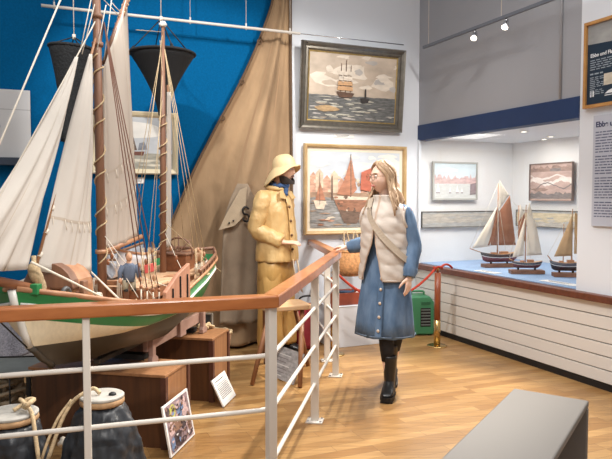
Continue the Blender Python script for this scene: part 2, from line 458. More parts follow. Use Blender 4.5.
def picture(name,label,cat,c,w,h,prof,fm,polys,cm,rz,tilt=0,extra_in=None,group=None):
    t=thing(name,label,cat,c,rz,group)
    if prof: frame_mesh(w,h,prof).build('frame',fm,t)
    ins=max(p[0] for p in prof) if prof else 0
    y=.012
    if extra_in:    # mount / liner
        ins2=ins; frame_mesh(w-2*ins2+.004,h-2*ins2+.004,[(0,.004),(0,.016),(extra_in[0],.013),(extra_in[0],.004)]).build('liner',extra_in[1],t); ins+=extra_in[0]-.002
    canvas_mesh(w-2*ins+.004,h-2*ins+.004,polys,y).build('canvas',cm,t)
    t.rotation_euler=(tilt,0,rz)
    TF[t.name]=Matrix.Translation(V(c))@Matrix.Rotation(rz,4,'Z')@Matrix.Rotation(tilt,4,'X')
    return t
def quadsize(tl,tr,br,bl,f,off):
    a=f(*tl,off); b=f(*tr,off); c=f(*br,off); d=f(*bl,off)
    return (a+b+c+d)/4, ((b-a).length+(c-d).length)/2, ((a-d).length+(b-c).length)/2
def pm(n,c,v=(14,.25),s=(1,1,2.5)): return mat(n,c,.55,var=v,stretch=s)
# --- seascape with sailing ship and steamer, leaning forward
c,w,h=quadsize((302,43),(405,50),(400,132),(297,128),onback,.07)
sea=[pm('sky_beige',(186,170,152),(5,.18),(1,1,1.6)),pm('cloud_pale',(212,200,184),(8,.12)),pm('sky_slate',(174,168,162),(7,.1)),pm('sea_grey',(98,98,96),(16,.4),(1,1,4)),
     pm('sea_foam',(176,172,158),(30,.3)),pm('sand_wave',(170,142,104),(20,.3)),pm('ship_sail',(190,150,110),(20,.2)),pm('ship_hull',(92,66,50)),pm('steamer',(52,46,44))]
polys=[(blob(.25,.62,.24,.12,seed=1),1),(blob(.5,.75,.22,.12,seed=2),1),(blob(.72,.78,.1,.13,seed=3),0),(blob(.85,.6,.14,.1,seed=4),1),(band(0,.375,seed=5,amp=.006),3)]
for i in range(9): polys.append((blob(random.uniform(.1,.95),random.uniform(.05,.3),random.uniform(.04,.1),.012,10,.4,seed=20+i),4))
polys.append((blob(.2,.17,.13,.045,seed=6),5))
for x0,tp in ((.35,.86),(.405,.92),(.46,.84)):
    polys.append(([(x0-.004,.42),(x0+.004,.42),(x0+.003,tp),(x0-.003,tp)],7))
    for k in range(4): polys.append(([(x0-.038+.004*k,.46+k*.075),(x0+.03-.004*k,.455+k*.075),(x0+.024-.004*k,.515+k*.075),(x0-.03+.004*k,.52+k*.075)],6 if k<2 else 1))
polys.append(([(.30,.44),(.51,.42),(.48,.355),(.34,.35)],7))
polys.append(([(.58,.36),(.69,.35),(.67,.29),(.59,.29)],8)); polys.append(([(.625,.35),(.65,.35),(.645,.5),(.63,.5)],8))
def dabs(n,x0,x1,y0,y1,sx,sy,mis,seed):
    r=random.Random(seed); return [(blob(r.uniform(x0,x1),r.uniform(y0,y1),sx*r.uniform(.4,1),sy*r.uniform(.4,1),9,.45,seed*100+i),r.choice(mis)) for i in range(n)]
polys=polys[:5]+dabs(26,.02,.98,.45,.98,.10,.05,[0,0,1,1,2],31)+[polys[4]]+dabs(50,.02,.98,.02,.35,.07,.012,[3,4,4,2,0],32)+polys[5:]
M_silver=mat('pewter_frame',(128,122,112),.3,metal=.75,var=(20,.15)); 
tt=picture('painting','stormy sea painting with a square rigged ship, in a pewter frame above the harbour painting','painting',c,w,h,
   [(0,.0),(0,.035),(.012,.055),(.03,.05),(.05,.03),(.07,.034),(.085,.016),(.085,.0)],M_silver,polys,sea,A_BACK,R(5),extra_in=(.018,M_gold))
for sx in (-1,1):
    top=TF[tt.name]@V((sx*(w/2-.04),-.03,h/2-.004)); rp=top+NB*.06; up=V((top.x,top.y,3.02))+NB*.05
    mb=MB(); mb.tube([top,up],.004,6); mb.build('hanging_hook',M_dark if sx<0 else M_chrome,tt,world=True)
# --- harbour picture
c,w,h=quadsize((304,143),(406,147.5),(403,232),(302,235.5),onback,.03)
har=[pm('har_sky',(202,208,214),(4,.1)),pm('har_cloud',(228,224,216),(6,.08)),pm('har_house',(208,162,138),(14,.3)),pm('har_house_pale',(220,196,170),(14,.2)),pm('har_water',(146,144,140),(14,.35),(1,1,5)),
     pm('har_sail',(182,126,98),(10,.25)),pm('har_redsail',(186,104,80),(12,.15)),pm('har_hull',(156,112,88),(14,.3)),pm('har_light',(222,206,184),(20,.2)),pm('har_dark',(116,94,80),(20,.3)),pm('har_quay',(170,140,116),(14,.25))]
polys=[(blob(.3,.85,.2,.06,seed=11),1),(blob(.7,.8,.22,.07,seed=12),1)]
for i,(a,b,t_) in enumerate([(0,.07,.7),(.06,.14,.74),(.14,.22,.66),(.22,.3,.72),(.3,.38,.62),(.38,.47,.7),(.55,.64,.64),(.62,.72,.7),(.72,.82,.62),(.82,.93,.68),(.9,1,.6)]):
    polys.append(([(a,.42),(b,.42),(b,t_-.03),((a+b)/2,t_+.03),(a,t_-.03)],2+(i%2)))
polys+=[(band(.36,.46,seed=13,amp=.01),10),(band(0,.40,seed=14,amp=.01),4)]
polys+=[([(.25,.37),(.62,.36),(.56,.2),(.3,.23)],7),([(.25,.37),(.24,.42),(.63,.40),(.62,.36)],8),([(.3,.23),(.56,.2),(.5,.05),(.36,.06)],9),
   ([(.425,.4),(.44,.4),(.437,.97),(.43,.97)],9),([(.28,.44),(.43,.42),(.43,.9),(.36,.62)],5),([(.44,.42),(.5,.5),(.47,.7),(.44,.93)],5),
   ([(.54,.5),(.66,.47),(.68,.8),(.55,.73)],6),([(.03,.36),(.17,.35),(.14,.24),(.06,.25)],8),([(.05,.36),(.16,.36),(.10,.6)],5),([(.095,.3),(.1,.3),(.1,.72),(.095,.72)],9),
   ([(.62,.33),(.8,.34),(.78,.24),(.65,.24)],9),([(.22,.36),(.24,.36),(.235,.68),(.225,.68)],9)]
for i in range(10): polys.append((blob(random.uniform(.05,.95),random.uniform(.03,.2),random.uniform(.03,.08),.012,9,.4,seed=40+i),8 if i%2 else 7))
polys=dabs(18,.02,.98,.6,.98,.12,.05,[0,1,1],33)+polys[2:13]+dabs(40,.02,.98,.43,.66,.025,.03,[2,3,8,10,10],34)+polys[13:15]+dabs(60,.02,.98,.02,.36,.06,.014,[4,4,8,0,10,9,2],35)+polys[15:]+dabs(14,.27,.6,.16,.4,.025,.02,[5,7,9,8],36)
M_oakframe=wood('pale_oak_frame',(206,176,128),(184,150,102),.4,(5,5,5)); M_liner=mat('cream_liner',(232,222,200),.6)
picture('painting','harbour painting with brown sailed fishing boats in a pale wooden frame','painting',c,w,h,
   [(0,.0),(0,.045),(.012,.055),(.03,.045),(.04,.024),(.04,.0)],M_oakframe,polys,har,A_BACK,0,extra_in=(.036,M_liner))
# --- picture on the blue wall
c,w,h=quadsize((91,111),(178.6,112),(176,174),(91,174.5),onback,.03)
bl=[pm('grey_sky',(178,182,186),(4,.12)),pm('pale_cloud',(214,212,206),(6,.08)),pm('dull_sea',(150,148,136),(12,.2),(1,1,4)),pm('dark_sail',(92,74,62)),pm('dark_hull',(104,62,50)),pm('grey_sail',(122,126,134)),pm('sea_light',(196,190,174))]
polys=[(blob(.5,.75,.4,.15,seed=51),1),(blob(.2,.6,.2,.12,seed=52),1),(band(0,.3,seed=53,amp=.01),2),([(.42,.33),(.62,.34),(.6,.26),(.46,.26)],4),([(.46,.36),(.52,.36),(.42,.9),(.40,.62)],3),([(.53,.36),(.66,.38),(.62,.52),(.55,.5)],5),
  (blob(.5,.16,.3,.03,seed=54),6),(blob(.75,.08,.2,.02,seed=55),6),([(.12,.33),(.24,.33),(.18,.66)],5)]
picture('painting','cream framed boat picture on the blue wall behind the masts of the big ship model','painting',c,w,h,[(0,.0),(0,.03),(.01,.04),(.035,.03),(.05,.016),(.05,.0)],mat('cream_frame',(206,194,164),.45),polys,bl,A_BACK,0)
q=onback(138.5,180.5,.003); t=thing('picture_label','tiny white caption card under the picture on the blue wall','label',q,A_BACK,'caption cards on the walls')
mb=MB(); mb.box((0,0,0),(.10,.006,.055)); mb.build('card',M_card,t)
mb=MB(); [mb.box((-.01,-.0035,.014-.012*i),(.06 - .01*(i%2),.001,.004)) for i in range(3)]; mb.build('printed_lines',mat('ink_grey',(110,110,112),.8),t)
q=onback(344,136,.003); t=thing('picture_label','narrow white caption strip between the two framed sea pictures','label',q,A_BACK,'caption cards on the walls')
mb=MB(); mb.box((0,0,0),(.24,.006,.04)); mb.build('card',M_card,t)
mb=MB(); [mb.box((-.02,-.0035,.007-.012*i),(.16 - .03*i,.001,.004)) for i in range(2)]; mb.build('printed_lines',bpy.data.materials['ink_grey'],t)
# --- white display board at the far left on the blue wall
a=onback(30,91,.05); b=onback(30,158,.05); 
w=.95; zc=(a.z+b.z)/2; hh=a.z-b.z
c=a-DB*(w/2); c.z=zc
t=thing('display_board','white display board with a dark lower ledge, far left on the blue wall','display board',c,A_BACK)
mb=MB(); mb.box((0,0,0),(w,.05,hh)); mb.build('panel',mat('board_white',(206,206,206),.6),t,bevel=.003)
mb=MB(); mb.box((0,-.0255,.12),(w-.002,.002,.004)); mb.build('panel_joint',mat('joint_grey',(150,150,152),.7),t)
mb=MB(); mb.box((0,-.02,-hh/2-.035),(w+.01,.10,.065)); mb.build('ledge',mat('dark_slate',(46,56,72),.5),t,bevel=.004)
mb=MB(); mb.tube([V((w/2-.26+.016*math.cos(x*.5),-.032,-.03+.016*math.sin(x*.5))) for x in range(0,10)],.005,6); mb.tube([(w/2-.30,-.03,-.05),(w/2-.244,-.03,-.03)],.005,6); mb.build('hook',M_dark,t)
# --- framed poster and text panel on the near right wall
def lines_mesh(w,x0,z0,rows,dz,hgt,rng,gap=.012,cw=(.02,.06)):
    mb=MB()
    for r_ in range(rows):
        x=x0; end=x0+w*(1 if rng.random()>.18 else rng.uniform(.4,.8))
        while x<end-.012:
            l=min(rng.uniform(*cw),end-x); mb.box((x+l/2,0,z0-dz*r_),(l,.0012,hgt)); x+=l+gap
    return mb
a=onright(587,24,.02); b=onright(587,109,.02); w=.62; hh=a.z-b.z; c=a-DR*(w/2); c.z=(a.z+b.z)/2
M_oak=wood('oak_edge',(196,146,84),(168,118,62),.4,(6,6,6)); M_post=mat('poster_navy',(30,46,62),.4)
post=[M_post,pm('poster_sand',(150,150,148),(5,.25),(1,1,2)),pm('poster_photo',(196,186,168),(12,.2)),mat('poster_white',(226,228,230),.5)]
polys=[([(0,.76),(1,.70),(1,1),(0,1)],1),([(.28,.22),(.62,.22),(.62,.36),(.28,.36)],2),([(.06,.10),(.085,.10),(.085,.17),(.06,.17)],3),([(.10,.10),(.125,.10),(.125,.17),(.10,.17)],3),
   ([(.30,.115),(.36,.15),(.42,.165),(.5,.14),(.54,.115)],3),([(.30,.09),(.54,.09),(.54,.10),(.30,.10)],3)]
tp=picture('poster','dark blue information poster in an oak frame, highest on the near right wall','poster',c,w,hh,[(0,0),(0,.03),(.024,.03),(.024,0)],M_oak,polys,post,A_RIGHT)
w0=w-.05
def tm(x,y,z): return Matrix.Translation((x,y,z))@Matrix.Rotation(PI/2,4,'X')
text_mesh('Ebbe und Flut',.040,post[3],'heading',tp,tm(-w0/2+.03,-.0145,.055),.0006)
rg=random.Random(3)
mb=lines_mesh(w0-.07,-w0/2+.03,.03,5,.017,.007,rg); mb.v=[p+V((0,-.0137,0)) for p in mb.v]; mb.build('text_lines',mat('poster_text',(150,160,168),.6),tp)
mb=lines_mesh(w0*.6,-w0/2+.03,-.105,10,.015,.006,rg); mb.v=[p+V((0,-.0137,0)) if False else p+V((0,-.0137,0)) for p in mb.v]
mb2=lines_mesh(.12,-w0/2+.03,-.085,1,.015,.011,rg); mb2.v=[p+V((0,-.0137,.012)) for p in mb2.v]
mb=lines_mesh(.13,-w0/2+.03,-.10,10,.014,.006,rg); mb.v=[p+V((0,-.0137,0)) for p in mb.v]
mb.add(mb2.v,[list(q) for q in mb2.f]); mb.build('text_lines',bpy.data.materials['poster_text'],tp)
a=onright(594.5,116,.012); b=onright(594.5,226,.012); w=.72; hh=a.z-b.z; c=a-DR*(w/2); c.z=(a.z+b.z)/2
t=thing('information_board','pale grey text board with a dark heading, hung below the framed poster','information board',c,A_RIGHT)
mb=MB(); mb.box((0,0,0),(w,.02,hh)); mb.build('panel',mat('text_panel_grey',(186,190,202),.5),t,bevel=.002)
M_ink=mat('ink_navy',(44,52,88),.6)
text_mesh('Ebbe und Flut',.058,M_ink,'heading',t,tm(-w/2+.025,-.0112,hh/2-.09),.0016)
mb=MB(); z=hh/2-.13
for para in (8,7,8,6,7):
    q=lines_mesh(w-.06,-w/2+.025,z,min(para,8),.0215,.0085,rg,gap=.008,cw=(.015,.06)); mb.add([p+V((0,-.0108,0)) for p in q.v],q.f); z-=.0215*para+.014
    if z<-hh/2+.06: break
mb.build('text_lines',mat('ink_soft',(92,98,124),.7),t)
# --- pictures in the showcase
pN=CB+O*DN
def onniche(px,py,off=0): return onplane(px,py,pN+NR*off,NR)
def onnl(px,py,off=0): return onplane(px,py,CB-DR*off,DR)
c,w,h=quadsize((432,161),(476.5,163),(476.5,200),(432,200),onnl,.03)
pan=[pm('print_sky',(206,220,226),(4,.08)),pm('print_sea',(206,208,206),(10,.08),(1,1,4)),pm('print_town',(206,178,176),(18,.2)),pm('print_dark',(140,128,132)),mat('print_white',(236,234,230),.6),mat('print_cream',(228,214,190),.6)]
polys=[(band(.42,.62,amp=.08,n=30,seed=70),2),(band(0,.42,seed=71,amp=.01),1)]
for x,s in ((.1,.09),(.38,.05),(.55,.07),(.66,.05)): polys.append(([(x-s/2,.18),(x+s/2,.18),(x,.18+s*3)],4)); polys.append(([(x-s/2,.18),(x+s/2,.18),(x+s/2,.15),(x-s/2,.15)],3))
polys.append(([(.85,.1),(1,.12),(1,.45),(.86,.42)],3)); polys.append((blob(.35,.8,.2,.06,seed=72),4))
picture('framed_print','pale framed print of a harbour town with white sails, upper left inside the showcase','picture',c,w,h,[(0,0),(0,.025),(.018,.025),(.018,0)],mat('thin_silver',(176,174,168),.4),polys,pan,math.atan2(DB.y,DB.x))
c,w,h=quadsize((531,162),(574,164),(574,202),(531,200),onniche,.03)
mp=[pm('map_rose',(184,158,148),(6,.2),(1,1,3)),pm('map_brown',(150,126,116),(10,.3),(1,1,4)),pm('map_pale',(222,210,202),(10,.1)),pm('map_grey',(128,120,118),(14,.25),(1,1,5))]
polys=[(band(.78,.9,seed=80,amp=.05),1),(band(.05,.2,seed=81,amp=.05),3)]
def river(v0,amp,th,seed):
    r=random.Random(seed); top=[];bot=[]
    for i in range(25):
        u=i/24; v=v0+amp*math.sin(u*9+seed)+r.uniform(-.02,.02); top.append((u,v+th*(.6+.6*math.sin(u*5)**2))); bot.append((u,v-th*.6))
    return bot+top[::-1]
polys+=[(river(.5,.06,.07,1),2),(river(.62,.05,.03,2),2),(river(.4,.08,.02,4),3),(blob(.6,.82,.15,.05,seed=82),3),(blob(.25,.3,.2,.05,seed=83),1)]
picture('framed_print','rosy brown aerial map picture of tidal channels on the right inside the showcase','picture',c,w,h,[(0,0),(0,.03),(.006,.03),(.006,0)],mat('map_edge',(120,104,98),.5),polys,mp,A_RIGHT)
M_pan=mat('panorama_paper',(188,180,168),.7,var=(9,.2),stretch=(1,1,6)); M_pan2=mat('panorama_sand',(206,190,160),.7,var=(9,.2),stretch=(1,1,6)); M_sky2=mat('panorama_grey',(176,174,170),.7,var=(9,.2),stretch=(1,1,6))
def strip(label,f,x0,x1,y0,y1,rz,base,second):
    c,w,h=quadsize((x0,y0),(x1,y0),(x1,y1),(x0,y1),f,.02)
    polys=[(band(0,.28,seed=int(x0),amp=.06,n=40),1),(band(.86,1,seed=2,amp=.02),2)]+[(blob(random.uniform(.05,.95),random.uniform(.3,.75),.05,.06,10,.5,seed=90+i),1+i%2) for i in range(9)]
    return picture('panorama_print',label,'picture',c,w,h,[(0,0),(0,.02),(.008,.02),(.008,0)],mat('pan_edge',(92,88,80),.5),polys,[base,second,M_sky2],rz)
strip('long narrow greyish panorama strip below the pale harbour print in the showcase',onnl,421,508,211,227,math.atan2(DB.y,DB.x),M_pan,M_sky2)
strip('long narrow sandy panorama strip below the rosy map picture in the showcase',onniche,517,600,210.5,228,A_RIGHT,M_pan2,M_pan)
# --- the big brown sail hung down the wall
def tarp_pt(u,v):
    # v: 0 top .. 1 floor ; u: 0 left edge .. 1 right edge
    z=lerp(H-.25,.03,v)
    py=None
    # left edge measured on the wall at this height
    tab=[(.0,128),(.35,137),(.8,150),(1.3,172),(1.75,193),(2.2,217),(2.6,239),(3.0,257),(3.4,271),(4.2,281)]
    xl=smoothpl(tab,z)
    pL=onback(xl,100,.05); pR=onback(289.5,100,.05)
    sL=(pL-CB).dot(DB); sR=(pR-CB).dot(DB)
    if z<.9: sR=lerp(sR,sR-.12,(.9-z)/.9)
    s=lerp(sL,sR,u)
    wdt=sR-sL
    amp=.016+.075*min(1,wdt)
    fold=(math.sin(u*11+1.2*math.sin(v*4)+v*2.2)*.85+math.sin(u*23+v*5)*.42+math.sin(u*5-v*3)*.5)
    ed=min(1,min(u,1-u)*8)
    off=.075+amp*fold*(.35+.65*ed)*(.5+.6*v)
    if v>.9: off+= .10*(v-.9)*10*(.5+.5*math.sin(u*9))
    off=max(.02,off)
    p=CB+DB*s+NB*off; return V((p.x,p.y,z))
t=thing('canvas_sail','huge tan canvas sail with roped edges hanging down the wall behind the mannequin','sail',(tarp_pt(.5,1).x,tarp_pt(.5,1).y,0))
mb=MB(); mb.grid(70,110,tarp_pt); mb.build('canvas',M_tarp,t,world=True,solid=.006)
M_tarprope=mat('dark_boltrope',(96,74,54),.9,var=(90,.3),bump=(200,.6))
mb=MB(); mb.tube([tarp_pt(0,i/60)+NB*.012 for i in range(61)],.013,6); mb.build('bolt_rope',M_tarprope,t,world=True)
mb=MB(); mb.tube([tarp_pt(1,i/60)+NB*.012 for i in range(61)],.015,6); mb.build('bolt_rope',M_tarprope,t,world=True)
mb=MB(); mb.grid(2,80,lambda u,v: tarp_pt(.42+u*.02,v)+NB*.006); mb.build('seam',mat('seam_tan',(158,128,98),.95),t,world=True)
mb=MB(); mb.grid(2,80,lambda u,v: tarp_pt(.74+u*.018,v)+NB*.006); mb.build('seam',bpy.data.materials['seam_tan'],t,world=True)
for v in (.26,.36,.45):
    p=tarp_pt(.02,v)+NB*.02; mb=MB()
    Mx=Matrix.Rotation(A_BACK,3,'Z')@Matrix.Rotation(PI/2,3,'X'); 
    mb.tube([p+Mx@V((.022*math.cos(k*PI/6),.022*math.sin(k*PI/6),0)) for k in range(13)],.007,6,caps=False); mb.build('cringle',M_tarprope,t,world=True)
# --- weathered canvas smock with a collar hanging in front of the sail, black S hook
cc=onback(242,215,.22)
t=thing('canvas_smock','weathered grey beige canvas smock hanging on a black S hook beside the yellow oilskin coat','smock',(cc.x,cc.y,cc.z),A_BACK)
mb=MB()
def smk(u,v):
    z=lerp(.30,-1.05,v); half=pl([(0,.05),(.1,.12),(.25,.19),(.5,.21),(1,.235)],v)
    x=lerp(-half,half,u); y=-.02-.035*math.sin(u*PI)-.02*math.sin(u*17+v*3)*v
    return V((x,y,z))
mb.grid(26,30,smk); mb.build('body',mat('smock_canvas',(146,128,108),.95,var=(5,.18),bump=(60,.3)),t,solid=.01)
mb=MB(); mb.prism([(-.05,.24),(.02,.27),(.0,.0),(-.1,-.10),(-.26,-.14),(-.18,.02)],0,1,lambda x,y,k: V((x,-.085-.012*k+.1*x*x,y))); mb.build('collar_flap',mat('smock_flap',(170,152,128),.95,var=(5,.15),bump=(60,.3)),t,bevel=.004)
mb=MB()
mb.tube([V((.0+.03*math.cos(a),-.115,.045+.035*math.sin(a))) for a in [R(20+i*28) for i in range(10)]]+[V((.005+.03*math.cos(a),-.115,-.025+.035*math.sin(a))) for a in [R(80-i*28) for i in range(10)]],.010,7)
mb.build('hook',M_dark,t)
for px_ in (-.16,-.12): mb=MB(); mb.sphere((px_,-.108,-.07+.5*(px_+.16)),.010,10,6); mb.build('button',M_dark,t)
# ================================================================ RAILING
ZR=1.035
c2=V((-.16,2.92,0)); c4=V((.25,5.3,0)); c1=V((-2.3,2.25,0)); 
dl=(V((-1.227,2.586,0))-c2).normalized(); c1=c2+dl*2.3
p5=G(327,361); p5.z=0; db=(p5-c4).normalized(); c6=c4+db*1.75
t=thing('railing','white metal railing with a wooden handrail around the big ship model','railing',(c2.x,c2.y,0))
W2=.085; TH=.056
def hr(a,b,ea,eb):
    # mitred handrail board; ea, eb are end normals direction along which the ends are cut
    mb=MB()
    d=(b-a).normalized(); n=V((-d.y,d.x,0))
    def end(p,e,s):
        pts=[]
        for k in (-1,1):
            q=p+n*(k*W2/2)
            if e is not None:
                # slide along d until on mitre line through p with direction e
                w_=k*W2/2; den=e.dot(n); q=p+e*(w_/den)
            pts.append(q)
        return pts
    A=end(a,ea,-1); B=end(b,eb,1)
    vs=[]
    for z in (ZR-TH,ZR):
        for q in (A[0],A[1],B[1],B[0]): vs.append((q.x,q.y,z))
    mb.add(vs,[(3,2,1,0),(4,5,6,7),(0,1,5,4),(1,2,6,5),(2,3,7,6),(3,0,4,7)])
    return mb
d1=(c2-c1).normalized(); d2=(c4-c2).normalized(); d3=(c6-c4).normalized()
def mitre(a,b):
    n1=V((-a.y,a.x,0)); n2=V((-b.y,b.x,0)); return (n1+n2).normalized()
hr(c1,c2,None,mitre(d1,d2)).build('handrail',M_handrail,t,world=True,bevel=.007)
hr(c2,c4,mitre(d1,d2),mitre(d2,d3)).build('handrail',M_handrail,t,world=True,bevel=.007)
hr(c4,c6,mitre(d2,d3),None).build('handrail',M_handrail,t,world=True,bevel=.007)
def post(p,d,foot=True):
    ang=math.atan2(d.y,d.x); mb=MB(); mb.box((p.x,p.y,(ZR-TH)/2+.003),(.03,.052,ZR-TH-.006),rz=ang)
    o=mb.build('post',M_railwhite,t,world=True,bevel=.004)
    mb=MB(); mb.box((p.x,p.y,.005),(.10,.11,.01),rz=ang); mb.build('base_plate',M_railwhite,o,world=True,bevel=.002)
    mb=MB()
    for a in (-1,1):
        for b in (-1,1):
            q=p+Matrix.Rotation(ang,3,'Z')@V((a*.036,b*.042,0)); mb.tube([(q.x,q.y,.01),(q.x,q.y,.017)],.007,6)
    mb.build('bolts',M_chrome,o,world=True)
p1=V((-.922,2.68,0)); p1=c2+(-d1)*((p1-c2).length)
post(p1,d1); post(c2-d1*1.75,d1)
post(c2,mitre(d1,d2)); 
p3=G(314,421.5); k=(p3-c2).dot(d2); post(c2+d2*k,d2)
post(c4-d2*.03,d2); post(p5,d3); post(c4+d3*1.6,d3)
for z in (.755,.505,.255):
    r_=.07
    def corner(c,da,db_): 
        a=c-da*r_; b=c+db_*r_
        return [a*(1-s)**2+c*2*s*(1-s)+b*s*s for s in [i/6 for i in range(7)]]
    path=[c1]+corner(c2,d1,d2)+corner(c4,d2,d3)+[c6]
    # two pieces so each run is its own tube part
    lift=lambda q: V((q.x,q.y,z))
    side=mitre(d1,d2)
    mb=MB(); mb.tube([lift(q) for q in path],.0115,10); mb.build('rail_tube',M_railwhite,t,world=True)
# ================================================================ BENCH
zb=.45
b0=G(514,388,zb); b1=G(589,400.5,zb); b2=G(438,461,zb)
dx=(b1-b0); dyv=(b2-b0)
ang=math.atan2(-dyv.x,dyv.y)   # not used
wv=dx.length; 
dd=V((dyv.x,dyv.y,0)).normalized()            # along the bench, towards the camera
ww=V((dd.y,-dd.x,0)); 
if ww.dot(dx)<0: ww=-ww
wid=abs(dx.dot(ww)); L=1.5
t=thing('bench','white slab bench with a waterfall end in the lower right corner','bench',((b0.x+b1.x)/2,(b0.y+b1.y)/2,0))
def bp(a,b,z): q=b0+dd*a+ww*b; return V((q.x,q.y,z))
# keep the photographed skew of the far end
sk=dx.dot(-dd)
M_bench=mat('bench_white',(136,131,126),.55,spec=.2)
def skew(a,b,z): return bp(a-sk*(b/wid)*(1-a/L),b,z)
def slab2(mb,a0,a1,z0,z1,b0_=0.0,b1_=None):
    b1_=wid if b1_ is None else b1_
    vs=[]
    for z in (z0,z1):
        for a,b in ((a0,b0_),(a0,b1_),(a1,b1_),(a1,b0_)): vs.append(skew(a,b,z))
    mb.add(vs,[(3,2,1,0),(4,5,6,7),(0,1,5,4),(1,2,6,5),(2,3,7,6),(3,0,4,7)])
mb=MB(); slab2(mb,0,L,zb-.035,zb); mb.build('seat_slab',M_bench,t,world=True,bevel=.008)
M_benchin=mat('bench_panel_grey',(186,190,196),.5)
mb=MB(); slab2(mb,0,.035,0,zb-.036); mb.build('end_panel',M_bench,t,world=True,bevel=.006)
mb=MB(); slab2(mb,L-.035,L,0,zb-.036); mb.build('end_panel',M_bench,t,world=True,bevel=.006)
mb=MB(); slab2(mb,.037,L-.037,.10,zb-.037,wid*.45,wid*.5); mb.build('stretcher_panel',M_benchin,t,world=True)
# ================================================================ STANCHIONS AND ROPE
M_stw=wood('stanchion_wood',(164,88,52),(132,66,38),.35,(14,14,1.5),coat=.3)
def stanchion(p,label):
    t=thing('rope_stanchion',label,'stanchion',p,0,'rope stanchions')
    mb=MB(); mb.lathe([(.10,.0),(.10,.006),(.09,.010),(.035,.014)],24); mb.build('base_plate',M_brass,t)
    mb=MB(); mb.lathe([(.033,.014),(.033,.26),(.028,.262)],18); mb.build('lower_sleeve',M_brass,t)
    mb=MB(); mb.lathe([(.031,.262),(.031,.735)],18); mb.build('post',M_stw,t)
    mb=MB(); mb.lathe([(.012,.735),(.012,.765),(.02,.77),(.02,.785),(.006,.79)],14); mb.build('finial',M_brass,t)
    mb=MB(); mb.tube([V((.028*math.cos(a),0,.772+.014*math.sin(a))) for a in [i*PI/6 for i in range(12)]],.004,6); mb.build('eyelet',M_chrome,t)
    return t
s1=G(437,346); s2=P(334,300,6.0); s2.z=0
stanchion(s1,'rope stanchion with wooden post and brass foot in front of the showcase wall'); stanchion(s2,'rope stanchion mostly hidden behind the end of the white railing')
M_red=mat('red_rope',(186,62,42),.85,bump=(200,.5),var=(60,.15))
def sag(a,b,d,n=24): return [a.lerp(b,i/n)+V((0,0,-d*4*(i/n)*(1-i/n))) for i in range(n+1)]
A_=V((s1.x-.03,s1.y,.765)); B_=V((s2.x+.03,s2.y,.765))
t=thing('barrier_rope','red barrier rope sagging between the two stanchions behind the woman','rope',A_)
mb=MB(); mb.tube(sag(A_,B_,.26),.012,8); mb.build('rope_length',M_red,t,world=True)
mb=MB(); mb.tube(curve([A_+V((.0,0,0)),A_+V((.03,-.035,.03)),A_+V((.075,.0,.015)),A_+V((.03,.035,.005)),A_+V((-.01,.01,.02))],6),.011,8); mb.build('knot',M_red,t,world=True)
w_=onright(452,271,.07); w_.z=ZS+.012
t=thing('barrier_rope','short red rope end running from the stanchion to the showcase ledge','rope',w_)
mb=MB(); mb.tube(sag(V((s1.x+.035,s1.y,.79)),V((w_.x,w_.y,ZS+.02)),-.03),.011,8); mb.build('rope_length',M_red,t,world=True)
# ================================================================ GREEN BOX
g=G(421,336); gp=CB+DR*((g-CB).dot(DR))+NR*.30
ga=math.atan2(NR.x*-1,NR.y)   
t=thing('dehumidifier','green rounded plastic dehumidifier on the floor against the showcase wall','dehumidifier',(g.x-.02,g.y+.13,0),R(6))
M_gp=mat('green_plastic',(58,122,84),.45)
mb=MB(); prof=[(-.15,0.012),(.15,0.012),(.15,.36),(.10,.425),(-.10,.425),(-.15,.36)]
mb.prism(prof,-.13,.13,lambda x,z,y: V((x,y,z))); mb.build('housing',M_gp,t,bevel=.018)
mb=MB(); mb.box((.055,-.132,.20),(.11,.006,.20)); mb.build('grille_recess',M_dark,t,bevel=.004)
mb=MB(); [mb.box((.055,-.137,.12+.032*i),(.10,.006,.008)) for i in range(6)]; mb.build('grille_bars',mat('grille_grey',(120,128,124),.5),t)
mb=MB(); mb.box((.055,-.133,.35),(.10,.006,.03)); mb.build('control_panel',mat('panel_green',(38,90,60),.4),t)
mb=MB(); mb.tube(curve([(-.07,0,.424),(-.06,0,.46),(.06,0,.46),(.07,0,.424)],5),.012,8); mb.build('handle',M_gp,t)
mb=MB(); [mb.box((a*.11,b*.09,.006),(.04,.04,.012)) for a in (-1,1) for b in (-1,1)]; mb.build('feet',M_dark,t)
# ================================================================ WHITE PLINTH WITH BASKET ETC
pc=P(352,320,6.55); pc.z=0
t=thing('display_plinth','low white display plinth against the back wall behind the woman','plinth',(pc.x-.02,pc.y,0),A_BACK)
mb=MB(); mb.box((-.02,0,.2),(.56,.42,.4)); mb.build('plinth_body',M_white,t,bevel=.004)
mb=MB(); mb.box((-.02,0,.403),(.57,.43,.006)); mb.build('plinth_top',M_white,t)
pt=TF['display_plinth']
t=thing('wooden_tray','reddish brown wooden tray standing on the low white plinth','tray',pt@V((-.05,-.02,.407)),A_BACK)
mb=MB(); mb.box((0,0,.01),(.34,.26,.02)); mb.build('tray_bottom',M_brown,t)
M_redw=wood('red_tray',(150,70,46),(116,52,36),.5,(6,6,6))
for nm,c,d in (('tray_side',(0,-.13,.06),(.36,.018,.12)),('tray_side',(0,.13,.06),(.36,.018,.12)),('tray_end',(-.175,0,.06),(.016,.24,.12)),('tray_end',(.175,0,.06),(.016,.24,.12))):
    mb=MB(); mb.box(c,d); mb.build(nm,M_redw,t,bevel=.003)
t=thing('rope_coil','small coil of dark blue line lying in the reddish wooden tray','rope coil',pt@V((-.06,-.03,.43)),A_BACK)
mb=MB(); mb.tube([V((.085*math.cos(i*.5)*(1-.002*i),.075*math.sin(i*.5)*(1-.002*i),.012+.0014*i)) for i in range(64)],.011,6); mb.build('coil',mat('blue_line',(54,70,92),.9,var=(60,.3)),t)
